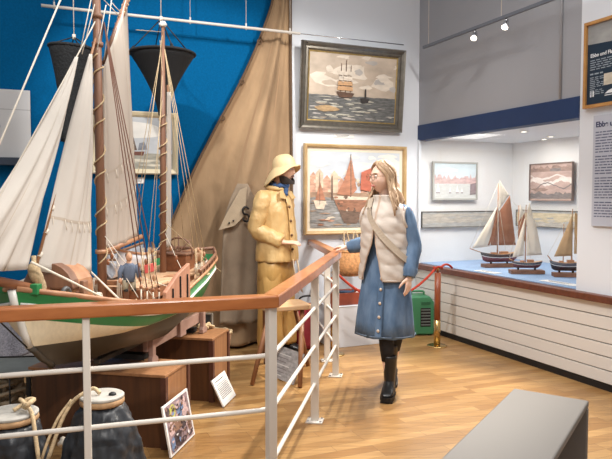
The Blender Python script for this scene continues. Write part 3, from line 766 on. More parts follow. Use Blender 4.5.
t=thing('cork_float','white net float lying beside the blue line in the tray','net float',pt@V((.09,-.02,.475)),A_BACK)
mb=MB(); mb.sphere((0,0,0),(.05,.05,.045),14,10); mb.build('float_body',M_whitep,t); mb=MB(); mb.tube([(-.056,0,0),(.056,0,0)],.010,8); mb.build('core',M_dark,t)
# wicker basket hung on the wall by two long cord loops
bq=onback(350,262,.23)
t=thing('wicker_basket','tan wicker basket hanging on the wall from two cord loops, left of the woman','basket',bq,A_BACK)
M_wick=mat('wicker',(196,142,92),.8,var=(40,.3),bump=(70,.8))
mb=MB(); mb.lathe([(.03,-.15),(.10,-.14),(.145,-.08),(.15,.0),(.12,.08),(.10,.11)],28,wob=lambda a,i: .02*math.sin(a*14+i*PI)); mb.build('basket_body',M_wick,t)
mb=MB(); mb.tube([V((.102*math.cos(i*PI/12),.102*math.sin(i*PI/12),.11)) for i in range(25)],.010,6,caps=False); mb.build('rim',M_wick,t)
for sx in (-.055,.055):
    mb=MB(); mb.tube(curve([(sx-.022,-.05,.10),(sx-.026,-.02,.25),(sx,.0,.33),(sx+.026,-.02,.25),(sx+.022,-.05,.10)],7),.007,6); mb.build('cord_loop',M_rope,t)
mb=MB(); mb.tube([(-.09,.0,.225),(.09,.0,.225)],.007,8); mb.tube([(0,.0,.225),(0,.225,.225)],.007,8); mb.build('wall_bracket',M_chrome,t)
# ================================================================ THE BIG SHIP MODEL
BOW=V((-1.37,3.0,0)); STERN=V((-.90,5.2,0)); BL=(STERN-BOW).length; LL=BL*1.008
BD=(STERN-BOW).normalized(); BANG=math.atan2(BD.y,BD.x)
BN=V((BD.y,-BD.x,0))                      # to port (towards the railing)
boat=thing('ship_model','huge green and cream two masted sailing ship model with hoisted sails on wooden plinths','ship model',(BOW.x,BOW.y,0),BANG)
BT=TF['ship_model']
# boat local: x from bow to stern, y to starboard (away), z up
def bw(px,py,off=0.0):
    # point on the boat's centre plane (moved off to port) seen at a pixel -> boat local
    p=onplane(px,py,BOW+BN*off,BN); return BT.inverted()@p
def sheer(t): return .855+(.19*((.5-t)/.5)**2 if t<.5 else .165*((t-.5)/.5)**.75)
WLZ=.752
def gw(t): return .125+.085*max(0,(t-.5)/.5)
def rows(t):
    s=sheer(t)
    kz=pl([(0,.67),(.12,.615),(.28,.56),(.5,.54),(.9,.535),(1,.60)],t)
    return [kz, kz+.02, lerp(kz,WLZ,.35), lerp(kz,WLZ,.7), WLZ, lerp(WLZ,max(s-gw(t),WLZ+.012),.5), max(s-gw(t),WLZ+.012), s-.06, s]
RX0=[.30,.28,.22,.17,.12,.085,.055,.02,.0]      # where each row starts (m from the stem head)
RX1=[q*LL/2.6 for q in (2.02,2.06,2.16,2.24,2.33,2.42,2.50,2.57,2.60)]
HB=[ [(0,.016),(1,.016)],
     [(0,.018),(.15,.03),(.5,.07),(.8,.03),(1,.018)],
     [(0,.018),(.1,.08),(.25,.19),(.5,.27),(.75,.17),(.92,.05),(1,.018)],
     [(0,.018),(.08,.11),(.22,.26),(.5,.34),(.75,.26),(.92,.09),(1,.018)],
     [(0,.018),(.08,.15),(.2,.29),(.45,.345),(.72,.27),(.9,.125),(1,.02)],
     [(0,.018),(.07,.17),(.2,.32),(.45,.36),(.72,.295),(.9,.16),(1,.05)],
     [(0,.018),(.07,.20),(.2,.34),(.45,.37),(.72,.315),(.9,.215),(1,.105)],
     [(0,.018),(.06,.22),(.2,.36),(.45,.375),(.72,.33),(.9,.255),(1,.155)],
     [(0,.018),(.06,.23),(.2,.365),(.45,.375),(.72,.335),(.9,.265),(1,.17)] ]
NS=48
def hullpt(r,k,side):
    u=k/NS; x=lerp(RX0[r],RX1[r],u); t=min(1,max(0,x/LL))
    z=rows(t)[r]; y=max(.016,smoothpl(HB[r],u)); return V((x,side*y,z))
def sheerpt(u,side,dz=0,dy=0):
    k=u*NS; p=hullpt(8,k,side); return V((p.x,p.y+side*dy,p.z+dz))
mb=MB(); NR_=9
for side in (-1,1):
    vs=[hullpt(r,k,side) for r in range(NR_) for k in range(NS+1)]; fs=[];mi=[]
    for r in range(NR_-1):
        for k in range(NS):
            fs.append((r*(NS+1)+k,r*(NS+1)+k+1,(r+1)*(NS+1)+k+1,(r+1)*(NS+1)+k)); mi.append(0 if r<4 else 1 if r<6 else 2)
    mb.add(vs,fs,True,mi)
    # inner bulwark
    vs=[hullpt(8,k,side) for k in range(NS+1)]+[hullpt(8,k,side)+V((.0,-side*min(.02,abs(hullpt(8,k,side).y)*.8),0)) for k in range(NS+1)]+[hullpt(8,k,side)+V((.0,-side*min(.024,abs(hullpt(8,k,side).y)*.8),-.075)) for k in range(NS+1)]
    mb.add(vs,[(r*(NS+1)+k,r*(NS+1)+k+1,(r+1)*(NS+1)+k+1,(r+1)*(NS+1)+k) for r in range(2) for k in range(NS)],True,[3 if r==0 else 2 for r in range(2) for k in range(NS)])
# stem, keel bottom and transom closures
for k,flip in ((0,1),(NS,0)):
    vs=[hullpt(r,k,-1) for r in range(NR_)]+[hullpt(r,k,1) for r in range(NR_)]
    mb.add(vs,[(r,r+1,NR_+r+1,NR_+r) for r in range(NR_-1)],False,[0 if r<4 else 1 if r<6 else 2 for r in range(NR_-1)])
vs=[hullpt(0,k,-1) for k in range(NS+1)]+[hullpt(0,k,1) for k in range(NS+1)]
mb.add(vs,[(k,k+1,NS+1+k+1,NS+1+k) for k in range(NS)],False,0)
mb.build('hull',[M_bottom,M_cream,M_green,M_brown],boat)
# stem post with white edge, keel, sternpost and rudder
mb=MB(); st=[V(((hullpt(r,0,-1).x-.012),0,hullpt(r,0,-1).z)) for r in range(4,9)]; mb.tube(st,.016,8,r2=.02); mb.build('stem_post',M_whitep,boat)
mb=MB(); st=[V(((hullpt(r,0,-1).x-.012),0,hullpt(r,0,-1).z)) for r in range(0,5)]; mb.tube(st,.016,8,r2=.02); mb.build('forefoot',M_bottom,boat)
mb=MB(); mb.box((1.22,0,.522),(1.0,.035,.03)); mb.build('keel',M_bottom,boat,bevel=.004)
mb=MB(); mb.prism([(x_-2.6+LL,z_) for x_,z_ in [(2.10,.54),(2.26,.56),(2.38,.72),(2.47,.86),(2.38,.86),(2.27,.74)]],-.013,.013,lambda x,z,y:V((x,y,z))); mb.build('rudder',M_brown,boat,bevel=.003)
# deck
mb=MB(); dk=[]
for side in (-1,1): dk.append([hullpt(8,k,side)+V((0,-side*min(.018,abs(hullpt(8,k,side).y)*.7),-.055)) for k in range(1,NS+1)])
n=NS; vs=dk[0]+[ (a+b)/2+V((0,0,.012)) for a,b in zip(*dk)]+dk[1]
mb.add(vs,[(r*n+k,r*n+k+1,(r+1)*n+k+1,(r+1)*n+k) for r in range(2) for k in range(n-1)],True); mb.build('deck',M_deck,boat)
def deckz(x): return sheer(x/LL)-.045
# rails and strakes along each side
for side in (-1,1):
    mb=MB(); mb.tube([sheerpt(i/40,side,.006) for i in range(41)],.013,6,r2=.008); mb.build('cap_rail',M_spar,boat)
    mb=MB(); mb.tube([hullpt(7,k,side)+V((0,side*.004,.0)) for k in range(0,NS+1)],.009,6); mb.build('white_strake',M_whitep,boat)
    mb=MB(); mb.tube([sheerpt(.66+i/40*.34,side,.048,-.012) for i in range(41)],.014,6,r2=.01); mb.build('quarter_rail',M_mast,boat)
    for i in range(9):
        p=sheerpt(.68+i*.039,side,0,-.012); mb=MB(); mb.box(p+V((0,0,.024)),(.016,.014,.048)); mb.build('stanchion',M_mast,boat)
mb=MB(); mb.tube([sheerpt(1,-1,.048,-.012),V((LL+.03,0,1.055)),sheerpt(1,1,.048,-.012)],.014,6); mb.build('taffrail',M_mast,boat)
# bow bulwark timber heads
mb=MB(); mb.box((.05,-.085,1.045),(.04,.04,.05)); mb.build('timber_head',M_green,boat,bevel=.004)
mb=MB(); mb.box((.05,.085,1.045),(.04,.04,.05)); mb.build('timber_head',M_green,boat,bevel=.004)
# masts and spars
mbase=bw(103,318); mx=mbase.x
m0=V((mx,0,deckz(mx)-.02)); m1=V((mx-.02,0,2.95))
mb=MB(); mb.tube([m0,m0.lerp(m1,.5),m1],[.027,.025,.021],12); mast=mb.build('main_mast',M_mast,boat)
mb=MB(); mb.tube([V((m0.x-.02*((z-.95)/2)+.031*math.cos(z*42),.031*math.sin(z*42),z+ .03*math.sin(z*21))) for z in [1.12+i*.012 for i in range(102)]],.0045,5); mb.build('sail_lacing',M_rope,mast)
for z in (2.36,2.52,1.16): mb=MB(); mb.tube([(m0.x-.012,0,z-.012),(m0.x-.012,0,z+.012)],.032,12); mb.build('mast_band',M_spar if z<2 else M_mast,mast)
x2=bw(163,270).x; z0=deckz(x2); n0=V((x2,0,z0-.02)); nt_=bw(163,27)
n1=V((nt_.x,0,nt_.z))
mb=MB(); mb.tube([n0,n0.lerp(n1,.55),n1],[.023,.021,.012],12); miz=mb.build('mizzen_mast',M_mast,boat)
mb=MB(); mb.tube([n0.lerp(n1,s)+V((.028*math.cos(s*110),.028*math.sin(s*110),.02*math.sin(s*55))) for s in [.12+i*.0055 for i in range(100)]],.004,5); mb.build('sail_lacing',M_rope,miz)
mb=MB(); mb.tube([n1,n1+V((0,0,.02)),n1+V((0,0,.04))],[.02,.03,.015],10); mb.build('mast_truck',M_whitep,miz)
g0=bw(105,64,-.02); g1=bw(128,-3,-.02); g1=g1+(g1-g0)*.35
mb=MB(); mb.tube([g0,g1],[.022,.016],10); gaff=mb.build('gaff',M_mast,boat)
mb=MB(); mb.tube([g0.lerp(g1,s)+V((.0,.022*math.cos(s*120),.022*math.sin(s*120))) for s in [i/90 for i in range(91)]],.004,5); mb.build('gaff_lacing',M_rope,gaff)
b0_=bw(104,252); b1_=bw(140,237)
mb=MB(); mb.tube([b0_,b1_+(b1_-b0_)*.04],[.019,.015],10); mb.build('boom',M_spar,boat)
tip=bw(-54,270); bi=V((.42,0,deckz(.42)+.07))
mb=MB(); mb.tube([bi,bi.lerp(tip,.5),tip],[.026,.024,.015],12); mb.build('bowsprit',M_brown,boat)
mb=MB(); mb.tube([bw(168,85,-.03),bw(170.5,150,-.03)],.010,8); mb.build('mizzen_gaff',M_spar,boat)
# sails : corner lists (boat local), bellied
def sail4(name,a,b,c,d,belly,label=None,m=M_sail,folds=0.0,nu=22,nv=30,edge=0.0,bands=(),seams=()):
    # a foot-front, b foot-back, c head-back, d head-front
    def fn(u,v):
        p=(a.lerp(b,u)).lerp(d.lerp(c,u),v)
        y=-belly*math.sin(PI*u)*math.sin(PI*min(1,v*.9+.05))
        y+=folds*(math.sin(u*19+v*3)*.5+math.sin(u*31-v*5)*.3)*(1-v*.6)
        x=edge*math.sin(PI*v)*(1-u) 
        zz=.022*math.sin(PI*u)*(1-v)*-1
        return V((p.x+x,p.y+y,p.z+zz))
    mb=MB(); mb.grid(nu,nv,fn); o=mb.build(name,m,boat,solid=.004,label=label)
    for v0 in bands:
        mb=MB(); mb.grid(nu,1,lambda u,v: fn(.02+u*.96,v0+v*.012)+V((0,-.0035,0))); mb.build('reef_band',M_sailband,o)
        for q in range(7):
            p=fn(.08+q*.14,v0+.006)+V((0,-.006,0)); mb=MB(); mb.tube([p,p+V((.004*(q%3-1),-.004,-.03)),p+V((.008*(q%2),-.003,-.055))],.0018,5); mb.build('reef_point',M_ropew,o)
    for u0 in seams:
        mb=MB(); mb.grid(1,nv,lambda u,v: fn(u0+u*.012,v)+V((0,-.0032,0))); mb.build('cloth_seam',M_sailband,o)
    return o
M_sailband=mat('sail_band',(186,172,156),.9,bump=(220,.12))
def edge_rope(par,pts,r=.005,m=M_ropew):
    mb=MB(); mb.tube(pts,r,6); mb.build('edge_rope',m,par)
# outer jib
h=bw(75.5,57); tk=bw(-50,262); cl=bw(27,269,.06)
j=sail4('jib',tk,cl,h+V((.006,0,0)),h,.05,'outermost pale jib sail at the left',M_sail2,.022,edge=.05,seams=(.35,.68))
s_=bw(89.5,54); tk2=bw(36,270); cl2=bw(91,272,.05)
k_=sail4('staysail',tk2,cl2,s_+V((.01,0,.0)),s_,.06,'second pale headsail just ahead of the main mast',M_sail2,.014,edge=-.02,bands=(.22,),seams=(.5,))
mt=bw(102,250,.0); mc=bw(138,236,.0); mp_=bw(122,-6,-.015); mth=bw(103,68)
ms=sail4('mainsail',V((mt.x,0,mt.z)),mc,mp_+V((.06,0,.0)),V((mth.x,0,mth.z)),.05,'tall pale mainsail behind the main mast',M_sail,.008,bands=(.22,.40),seams=(.33,.66))
zs=sail4('mizzen_sail',bw(165.5,246),bw(171,243),bw(171,92),bw(167,92),.01,'narrow pale mizzen sail brailed up to its mast',M_sail2,.003,6,30)
# reef seam lines on the sails
for sl,(pa_,pb_) in ((ms,((104,172),(130,170))),(k_,((42,236),(90,236)))):
    a=bw(*pa_,.05); b=bw(*pb_,.05)
# standing and running rigging
def line(name,pts,r,m,par=boat):
    mb=MB(); mb.tube(pts,r,5); return mb.build(name,m,par)
top=bw(104,22)
for px,py in ((141,287),(147,289),(153,290),(159,290)):
    pp=onplane(px,py,BOW+BN*.355,BN); e=BT.inverted()@pp
    e.z=max(e.z,sheer(e.x/LL)+.07)
    line('shroud',[top,e],.0032,M_ropedk)
    lo=V((e.x,e.y,sheer(e.x/LL)+.0)); line('lanyard',[e,lo],.0045,M_ropew)
    mb=MB(); mb.sphere(e,(.011,.009,.012),10,7); mb.build('deadeye',M_brown,boat); mb=MB(); mb.sphere(lo,(.011,.009,.012),10,7); mb.build('deadeye',M_brown,boat)
for dx_ in (-.1,0,.1):
    e=V((mx+.1+dx_,.36,sheer(.36)+.06)); line('shroud',[top,e],.0026,M_ropedk); line('lanyard',[e,e-V((0,0,.06))],.010,M_ropew)
tz=bw(163,40)
for px,py in ((196,263),(201,262),(206,260)):
    pp=onplane(px,py,BOW+BN*.27,BN); e=BT.inverted()@pp; line('shroud',[tz,e],.0024,M_rope)
    lo=V((e.x,e.y,sheer(min(1,e.x/LL)))); line('lanyard',[e,lo],.010,M_ropew)
    mb=MB(); mb.sphere(e,(.011,.009,.012),10,7); mb.build('deadeye',M_brown,boat)
for dx_ in (-.08,.04):
    e=V((x2+.1+dx_,.34,sheer(x2/LL)+.05)); line('shroud',[tz,e],.0022,M_rope)
line('forestay',[bw(62,-4)*1.0,tip],.0048,M_ropew)
line('jib_stay',[bw(97,18),bw(78,54),tip+V((.06,0,-.02))],.004,M_ropew)
line('inner_stay',[bw(98,30),bw(92,52),bw(34,275)],.008,M_spar)
for k in range(9):
    p=bw(lerp(90,40,k/8),lerp(68,255,k/8)); mb=MB(); mb.tube([p-V((.010,0,.010)),p+V((.010,0,.010))],.011,8); mb.build('stay_hank',M_ropew,boat)
for a,b,off in (((92,-5),(80,52),0),((97,-5),(82,54),0),((106,5),(97,50),.03),((112,-4),(104,60),-.02),((104,0),(128,25),-.02),((112,3),(122,14),-.02)):
    line('halyard',[bw(*a,off),bw(*b,off)],.003,M_ropew)
for a,b in (((163,30),(137,238)),((163,60),(152,270)),((164,80),(146,272)),((160,40),(176,262)),((166,60),(186,262)),((136,30),(163,32))):
    line('topping_lift',[bw(*a),bw(*b)],.0022,M_rope)
line('sheet',[bw(31,262,.06),bw(70,281,.16),bw(108,300,.27)],.006,M_ropew)
line('sheet',[cl2,bw(120,300,.3)],.006,M_ropew)
line('bobstay',[tip,V((.13,0,.72))],.004,M_dark)
# furled rope bundle at the tack of the staysail
mb=MB(); p=bw(34,268); mb.tube(curve([p+V((.0,0,.06)),p+V((-.01,-.01,-.02)),p+V((.03,-.02,-.10)),p+V((.01,0,-.20))],5),[.012]*3+[.03]*5+[.024]*8,8); mb.build('furling_bundle',M_rope,boat)
# deck furniture
def hbox(name,c,d,m,bev=.006,**k):
    mb=MB(); mb.box(c,d); return mb.build(name,m,boat,bevel=bev,**k)
# rounded companion hood (between bow and main mast)
hx=bw(62,285).x; hz=deckz(hx)
mb=MB(); prof=[(-.13,0)]+[(-.13*math.cos(PI*i/10),.13+.11*math.sin(PI*i/10)) for i in range(11)]+[(.13,0)]
mb.prism(prof,-.10,.09,lambda y,z,x:V((hx+x,y,hz+z))); hood=mb.build('companion_hood',M_spar,boat,bevel=.006)
mb=MB(); prof=[(-.137,.12)]+[(-.14*math.cos(PI*i/10),.13+.125*math.sin(PI*i/10)) for i in range(11)]+[(.137,.12)]
mb.prism(prof,-.125,-.06,lambda y,z,x:V((hx+x,y,hz+z))); mb.build('hood_trim',M_mast,hood,bevel=.003)
mb=MB(); mb.box((hx-.103,0,hz+.10),(.008,.12,.17)); mb.build('hood_door',M_brown,hood)
# windlass near the bow
wx=.34; mb=MB(); mb.tube([(wx,-.15,deckz(wx)+.07),(wx,.15,deckz(wx)+.07)],.035,12); mb.build('windlass_drum',M_brown,boat)
for s in (-1,1): hbox('windlass_post',(wx,s*.16,deckz(wx)+.07),(.05,.025,.16),M_mast)
# cargo hatch with boards
x0=bw(150,285).x; cx_=x0; 
hbox('cargo_hatch',(cx_-.16,0,deckz(cx_)+.02),(.80,.46,.07),M_brown)
mb=MB()
for i in range(10): mb.box((cx_-.51+.079*i,0,deckz(cx_)+.062),(.073,.47,.014))
mb.build('hatch_boards',M_deck,boat,bevel=.002)
hbox('skylight',(x2+.28,0,deckz(x2+.28)+.05),(.2,.2,.12),M_brown); hbox('skylight_lid',(x2+.28,0,deckz(x2+.28)+.118),(.22,.22,.016),M_mast)
hbox('winch_box',(mx+.14,-.10,deckz(mx+.14)+.05),(.12,.10,.10),M_brown)
hbox('pin_rail',(mx+.07,0,deckz(mx)+.14),(.03,.3,.03),M_spar)
for s in (-1,1): hbox('pin_rail_post',(mx+.07,s*.12,deckz(mx)+.07),(.03,.03,.14),M_mast)
mb=MB(); p=bw(150,268,.3); mb.box(p,(.15,.012,.05)); mb.build('sidelight_board',mat('port_red',(186,70,64),.5),boat,bevel=.003)
# coiled lines hanging on the shroud bases and pin rail
def hank(p,r=.03,n=4,name='rope_hank'):
    mb=MB()
    for i in range(n):
        a=random.uniform(-.3,.3); mb.tube([p+V((math.cos(k)*r*.4+a*.02,(i-1.5)*.008,math.sin(k)*r*1.3-r*1.2)) for k in [j*PI/6 for j in range(13)]],.0035,5,caps=False)
    mb.build(name,M_ropew,boat)
for px in (): hank(BT.inverted()@onplane(px,276+random.uniform(-8,6),BOW+BN*.37,BN),.04)
for px in (): hank(BT.inverted()@onplane(px,268,BOW+BN*.3,BN),.045)
hank(V((mx+.07,-.08,deckz(mx)+.16)),.05); hank(V((mx+.07,.08,deckz(mx)+.16)),.05); hank(V((.42,-.2,deckz(.42)+.09)),.03)
mb=MB(); p=V((LL-.16,-.02,deckz(LL-.16)+.10)); mb.tube([p+V((.02,-.09,-.04)),p+V((.02,0,-.04)),p+V((.02,.07,-.04))],[.045,.052,.045],16); mb.build('stern_barrel',M_spar,boat)
mb=MB(); p=BT.inverted()@P(66,300,3.2); p.z=deckz(p.x)+.05; mb.tube([p+V((.035*math.cos(a),0,.045*math.sin(a))) for a in [i*PI/8 for i in range(17)]],.012,8,caps=False); mb.build('mooring_ring',mat('iron_grey',(96,96,96),.5,metal=.5),boat)
# loose gear on deck: spare spars, blocks, coils, running lines
rd=random.Random(21)
for i in range(4):
    y=.24+.028*i; mb=MB(); mb.tube([V((mx-.25+.05*i,y,deckz(mx)+.05+.012*(i%2))),V((x2+.15-.06*i,y-.01,deckz(x2)+.05+.012*(i%2)))],.012,8); mb.build('spare_spar',M_spar if i%2 else M_deck,boat)
def coil(x,y,r,m=M_ropew):
    z=deckz(x)+.02; mb=MB(); mb.tube([V((x+(r-.0012*i)*math.cos(i*.55),y+(r-.0012*i)*math.sin(i*.55),z+.0012*i)) for i in range(36)],.005,5); mb.build('rope_coil',m,boat)
for x,y,r in ((.55,-.25,.05),(.62,.22,.05),(mx-.12,-.27,.045),(x2+.02,-.30,.05),(x2-.12,.12,.05),(LL-.42,-.20,.045),(.75,-.30,.04)): coil(x,y,r,rd.choice([M_ropew,M_rope]))
for (ax,ay,az),(bx,by,bz) in (((mx+.02,-.03,1.20),(.60,-.33,.93)),((mx+.02,-.03,1.10),(mx+.35,-.36,.88)),((mx,.02,1.30),(.75,-.36,.90)),((x2,-.02,1.22),(x2-.35,-.36,.88)),((x2,-.02,1.3),(x2+.30,-.33,.92)),((x2-.02,.0,1.15),(x2-.3,.1,.92)),((mx+.03,0,1.25),(mx+.3,.05,.95))):
    line('running_line',[V((ax,ay,az)),V(((ax+bx)/2,(ay+by)/2,(az+bz)/2-.012)),V((bx,by,bz))],.0022,rd.choice([M_ropew,M_rope]))
for px_,py_,off in ((146,262,.3),(150,250,.28),(154,278,.33),(139,266,.25),(176,258,.2),(198,250,.25),(204,254,.26),(108,262,.02),(112,256,.02),(171,248,.05)):
    p=bw(px_,py_,off); mb=MB(); mb.sphere(p,(.014,.010,.020),10,7); mb.build('pulley_block',M_brown if rd.random()<.5 else M_spar,boat)
for px_,off in ((143,.36),(149,.37),(155,.37),(196,.32),(202,.31)):
    a=bw(px_,248,off-.05); b=bw(px_+rd.uniform(-1,1),284 if px_<160 else 276,off); 
    for d_ in (-.012,.012): line('tackle_fall',[a+V((d_,0,0)),b+V((d_*.6,0,0))],.0018,M_rope)
for cx2 in (-.14,.14): hbox('dinghy_chock',(bw(132,262,-.15).x+cx2,.16,(deckz(bw(132,262,-.15).x)+.953)/2),(.03,.16,.953-deckz(bw(132,262,-.15).x)),M_brown)
hbox('deck_box',(x2-.18,-.16,deckz(x2-.18)+.035),(.12,.10,.07),M_spar); hbox('deck_box',(x2+.05,.20,deckz(x2)+.04),(.10,.14,.08),M_brown)
mb=MB(); wz=deckz(LL-.3)+.12
mb.tube([V((LL-.34,.11*math.cos(k*PI/12),wz+.11*math.sin(k*PI/12))) for k in range(25)],.008,6,caps=False)
for k in range(4): a=k*PI/4; mb.tube([V((LL-.34,.135*math.cos(a),wz+.135*math.sin(a))),V((LL-.34,-.135*math.cos(a),wz-.135*math.sin(a)))],.005,6)
mb.tube([V((LL-.34,0,wz)),V((LL-.30,0,wz))],.015,8); mb.build('steering_wheel',M_mast,boat)
hbox('wheel_box',(LL-.27,0,deckz(LL-.3)+.06),(.07,.10,.13),M_brown)
# leeboard on the port side
lx=(BT.inverted()@onplane(179,285,BOW+BN*.39,BN)).x
mb=MB(); mb.prism([(lx-.22,.93),(lx-.04,1.015),(lx+.14,1.065),(lx+.15,.80),(lx-.18,.80),(lx-.22,.83)],.380,.405,lambda x,z,y:V((x,-y,z))); lb=mb.build('leeboard',wood('leeboard_wood',(180,130,104),(150,104,80),.5,(14,3,2)),boat,bevel=.005)
for dx_ in (-.13,-.02,.09): mb=MB(); mb.box((lx+dx_,-.409,.88 if dx_<-.1 else .90),(.007,.008,.12 if dx_<-.1 else .20)); mb.build('leeboard_band',M_dark,lb)
mb=MB(); mb.prism([(lx-.22,.93),(lx-.04,1.015),(lx+.14,1.065),(lx+.15,.80),(lx-.18,.80),(lx-.22,.83)],.380,.405,lambda x,z,y:V((x,y,z))); mb.build('leeboard',bpy.data.materials['leeboard_wood'],boat,bevel=.005)
# --- dinghy carried on deck (starboard side)
dp=BT@V((bw(132,262,-.15).x,.16,0)); dxl=bw(132,262,-.15).x
dz_=.955
t=thing('dinghy_model','small white and wooden dinghy carried on the deck of the big ship model','dinghy model',(dp.x,dp.y,dz_),BANG+R(4))
mb=MB(); N=20; Ld=.62; rings=[]
for k in range(N+1):
    u=k/N; x=(u-.5)*Ld; b=.13*math.sin(PI*min(1,u*.88+.07))**.7; sh=.13+.05*(2*u-1)**2
    rings.append([V((x,b*math.cos(a),sh*(1-math.sin(a)**.8) if False else sh*(1-math.sin(a)))) for a in [PI*i/12 for i in range(13)]])
mb.loft(rings,caps=False,closed=False); hd=mb.build('dinghy_hull',mat('dinghy_white',(206,208,214),.5),t,solid=.008)
for s in (-1,1): mb=MB(); mb.tube([ (r[0] if s>0 else r[-1])+V((0,0,.006)) for r in rings],.010,6); mb.build('gunwale',M_spar,t)
for x in (-.12,.1): mb=MB(); mb.box((x,0,.10),(.06,.22,.012)); mb.build('thwart',M_spar,t)
# --- crew doll standing on deck
fp=onplane(129.5,303,BOW+BN*.22,BN); fl=BT.inverted()@fp; fz=deckz(cx_)+.072; fw=BT@V((fl.x,fl.y,fz))
t=thing('crew_figurine','small sailor doll in a blue jersey standing on the deck of the big ship model','figurine',(fw.x,fw.y,fz),R(30))
M_jersey=mat('blue_jersey',(98,108,126),.9,bump=(120,.3)); M_skin0=mat('doll_skin',(206,158,126),.6); M_khaki=mat('khaki',(168,158,136),.9)
S=1.12
def sc(*p): return V(p)*S
mb=MB(); mb.tube([sc(0,0,.115),sc(0,0,.135),sc(0,0,.155)],.013*S,10); mb.sphere(sc(0,-.004,.176),(.0165*S,.0195*S,.024*S),14,10); mb.sphere(sc(0,-.024,.174),(.004,.006,.006),8,6)
mb.build('doll_head',M_skin0,t)
for s in (-1,1):
    mb=MB(); mb.sphere(sc(s*.050,-.02,.062),(.010*S,.011*S,.014*S),10,7); mb.build('doll_hand',M_skin0,t)
mb=MB(); mb.loft([[sc(a*math.cos(q),b*math.sin(q),z) for q in [2*PI*i/16 for i in range(16)]] for z,a,b in ((.05,.030,.024),(.08,.031,.025),(.11,.036,.026),(.132,.034,.023),(.145,.018,.016))])
for s in (-1,1): mb.tube([sc(s*.030,0,.132),sc(s*.046,-.002,.10),sc(s*.050,-.016,.065)],[.015*S,.013*S,.011*S],10)
mb.build('jersey',M_jersey,t)
mb=MB()
for s in (-1,1): mb.tube([sc(s*.016,0,.06),sc(s*.019,0,.03),sc(s*.02,0,.008)],[.019*S,.016*S,.015*S],10)
mb.build('trousers',M_khaki,t)
mb=MB()
for s in (-1,1): mb.sphere(sc(s*.02,-.010,.007),(.013*S,.022*S,.008*S),10,6)
mb.build('shoes',M_dark,t)
mb=MB(); mb.sphere(sc(0,.003,.185),(.0178*S,.020*S,.0165*S),12,8); mb.build('hair',mat('doll_hair',(120,96,74),.8),t)
# ================================================================ PLINTHS AND CRADLE
def plinth(c,ang,w,d,h,label):
    t=thing('wooden_plinth',label,'plinth',c,ang,'plinths under the big ship model')
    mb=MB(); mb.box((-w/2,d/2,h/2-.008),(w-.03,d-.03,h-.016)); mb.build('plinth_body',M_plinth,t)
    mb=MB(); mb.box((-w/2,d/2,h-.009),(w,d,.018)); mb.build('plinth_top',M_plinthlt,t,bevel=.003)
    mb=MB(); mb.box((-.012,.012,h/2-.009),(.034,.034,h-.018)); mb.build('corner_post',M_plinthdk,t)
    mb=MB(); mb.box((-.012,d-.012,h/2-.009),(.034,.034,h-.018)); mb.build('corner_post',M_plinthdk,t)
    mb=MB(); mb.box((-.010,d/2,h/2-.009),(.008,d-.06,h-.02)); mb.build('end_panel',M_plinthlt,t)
    return t
PA=math.atan2(-BD.x,BD.y)       # local x across the boat (towards the railing), local y along it
k1=G(166,450); k2=G(213,402.5)
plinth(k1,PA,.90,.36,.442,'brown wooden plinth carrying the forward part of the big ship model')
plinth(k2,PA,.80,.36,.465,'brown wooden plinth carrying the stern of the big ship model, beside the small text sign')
# cradle: beams along the keel, uprights standing on the plinths
t=thing('boat_cradle','pinkish brown timber cradle with notched uprights between the hull and the plinths','boat cradle',(BT@V((1.2,0,0))),BANG)
fp_=BT.inverted()@P(148,366,3.98); rp_=BT.inverted()@P(199,338,4.78)
for s,yy in ((-1,fp_.y),(1,-fp_.y)):
    xa=fp_.x-1.2; xb=rp_.x-1.2; ya=yy; yb=yy
    if s<0: yb=rp_.y
    za=.444+.055; zb_=.467+.06
    mb=MB(); mb.bar((xa-.04,ya,za+.06),(xb+.02,yb,zb_+.06),.03,.075); mb.build('cradle_beam',M_pink,t,bevel=.004)
    for x,y,z,hgt in ((xa,ya,.444,.20),(xb,yb,.467,.20)):
        o_=s*.030
        mb=MB(); mb.prism([(-.035,0),(.055,0),(.055,.03),(.022,.05),(.022,.15),(.012,.18),(-.012,.18),(-.022,.15),(-.022,.05),(-.035,.03)],-.016,.016,lambda a,b,c,x=x,y=y,z=z,o_=o_:V((x+a,y+o_+c,z+b))); mb.build('upright',M_pink,t,bevel=.005)
    xm=(xa+xb)/2; mb=MB(); mb.box((xm+.05,(ya+yb)/2+s*.012,(za+zb_)/2+.062),(.10,.05,.11)); mb.build('beam_block',M_pink,t,bevel=.004)
for x in (fp_.x-1.2-.0,rp_.x-1.2): 
    mb=MB(); mb.box((x,0,.487),(.07,abs(fp_.y)*2-.03,.034)); mb.build('cross_bearer',M_dark,t)
# slate panel and basket behind the stern plinth
c=P(205,319,5.02); t=thing('slate_board','small dark slate board in a grey frame standing at the back of the stern plinth','slate',(c.x,c.y,.466),R(-12))
mb=frame_mesh(.135,.105,[(0,0),(0,.02),(.012,.02),(.012,0)]); mb.M=None; mb.v=[p+V((0,0,.054)) for p in mb.v]; mb.build('frame',mat('weathered_wood',(128,120,110),.8),t)
mb=MB(); mb.box((0,-.006,.054),(.112,.008,.082)); mb.build('slate',mat('slate',(62,64,68),.6),t)
c=P(207,330,4.93); t=thing('rope_bundle','small tangle of pale rope lying in front of the slate board','rope',(c.x,c.y,.468),0)
mb=MB(); mb.tube(curve([V((random.uniform(-.07,.07),random.uniform(-.05,.05),.010+.012*(i%3))) for i in range(16)],4),.009,6); mb.build('tangle',M_rope,t)
c=P(217,345,5.62); t=thing('rope_basket','woven rope basket on the floor behind the stern plinth','basket',(c.x,c.y,0))
M_wick2=mat('dark_wicker',(150,116,88),.85,var=(40,.3),bump=(70,.8))
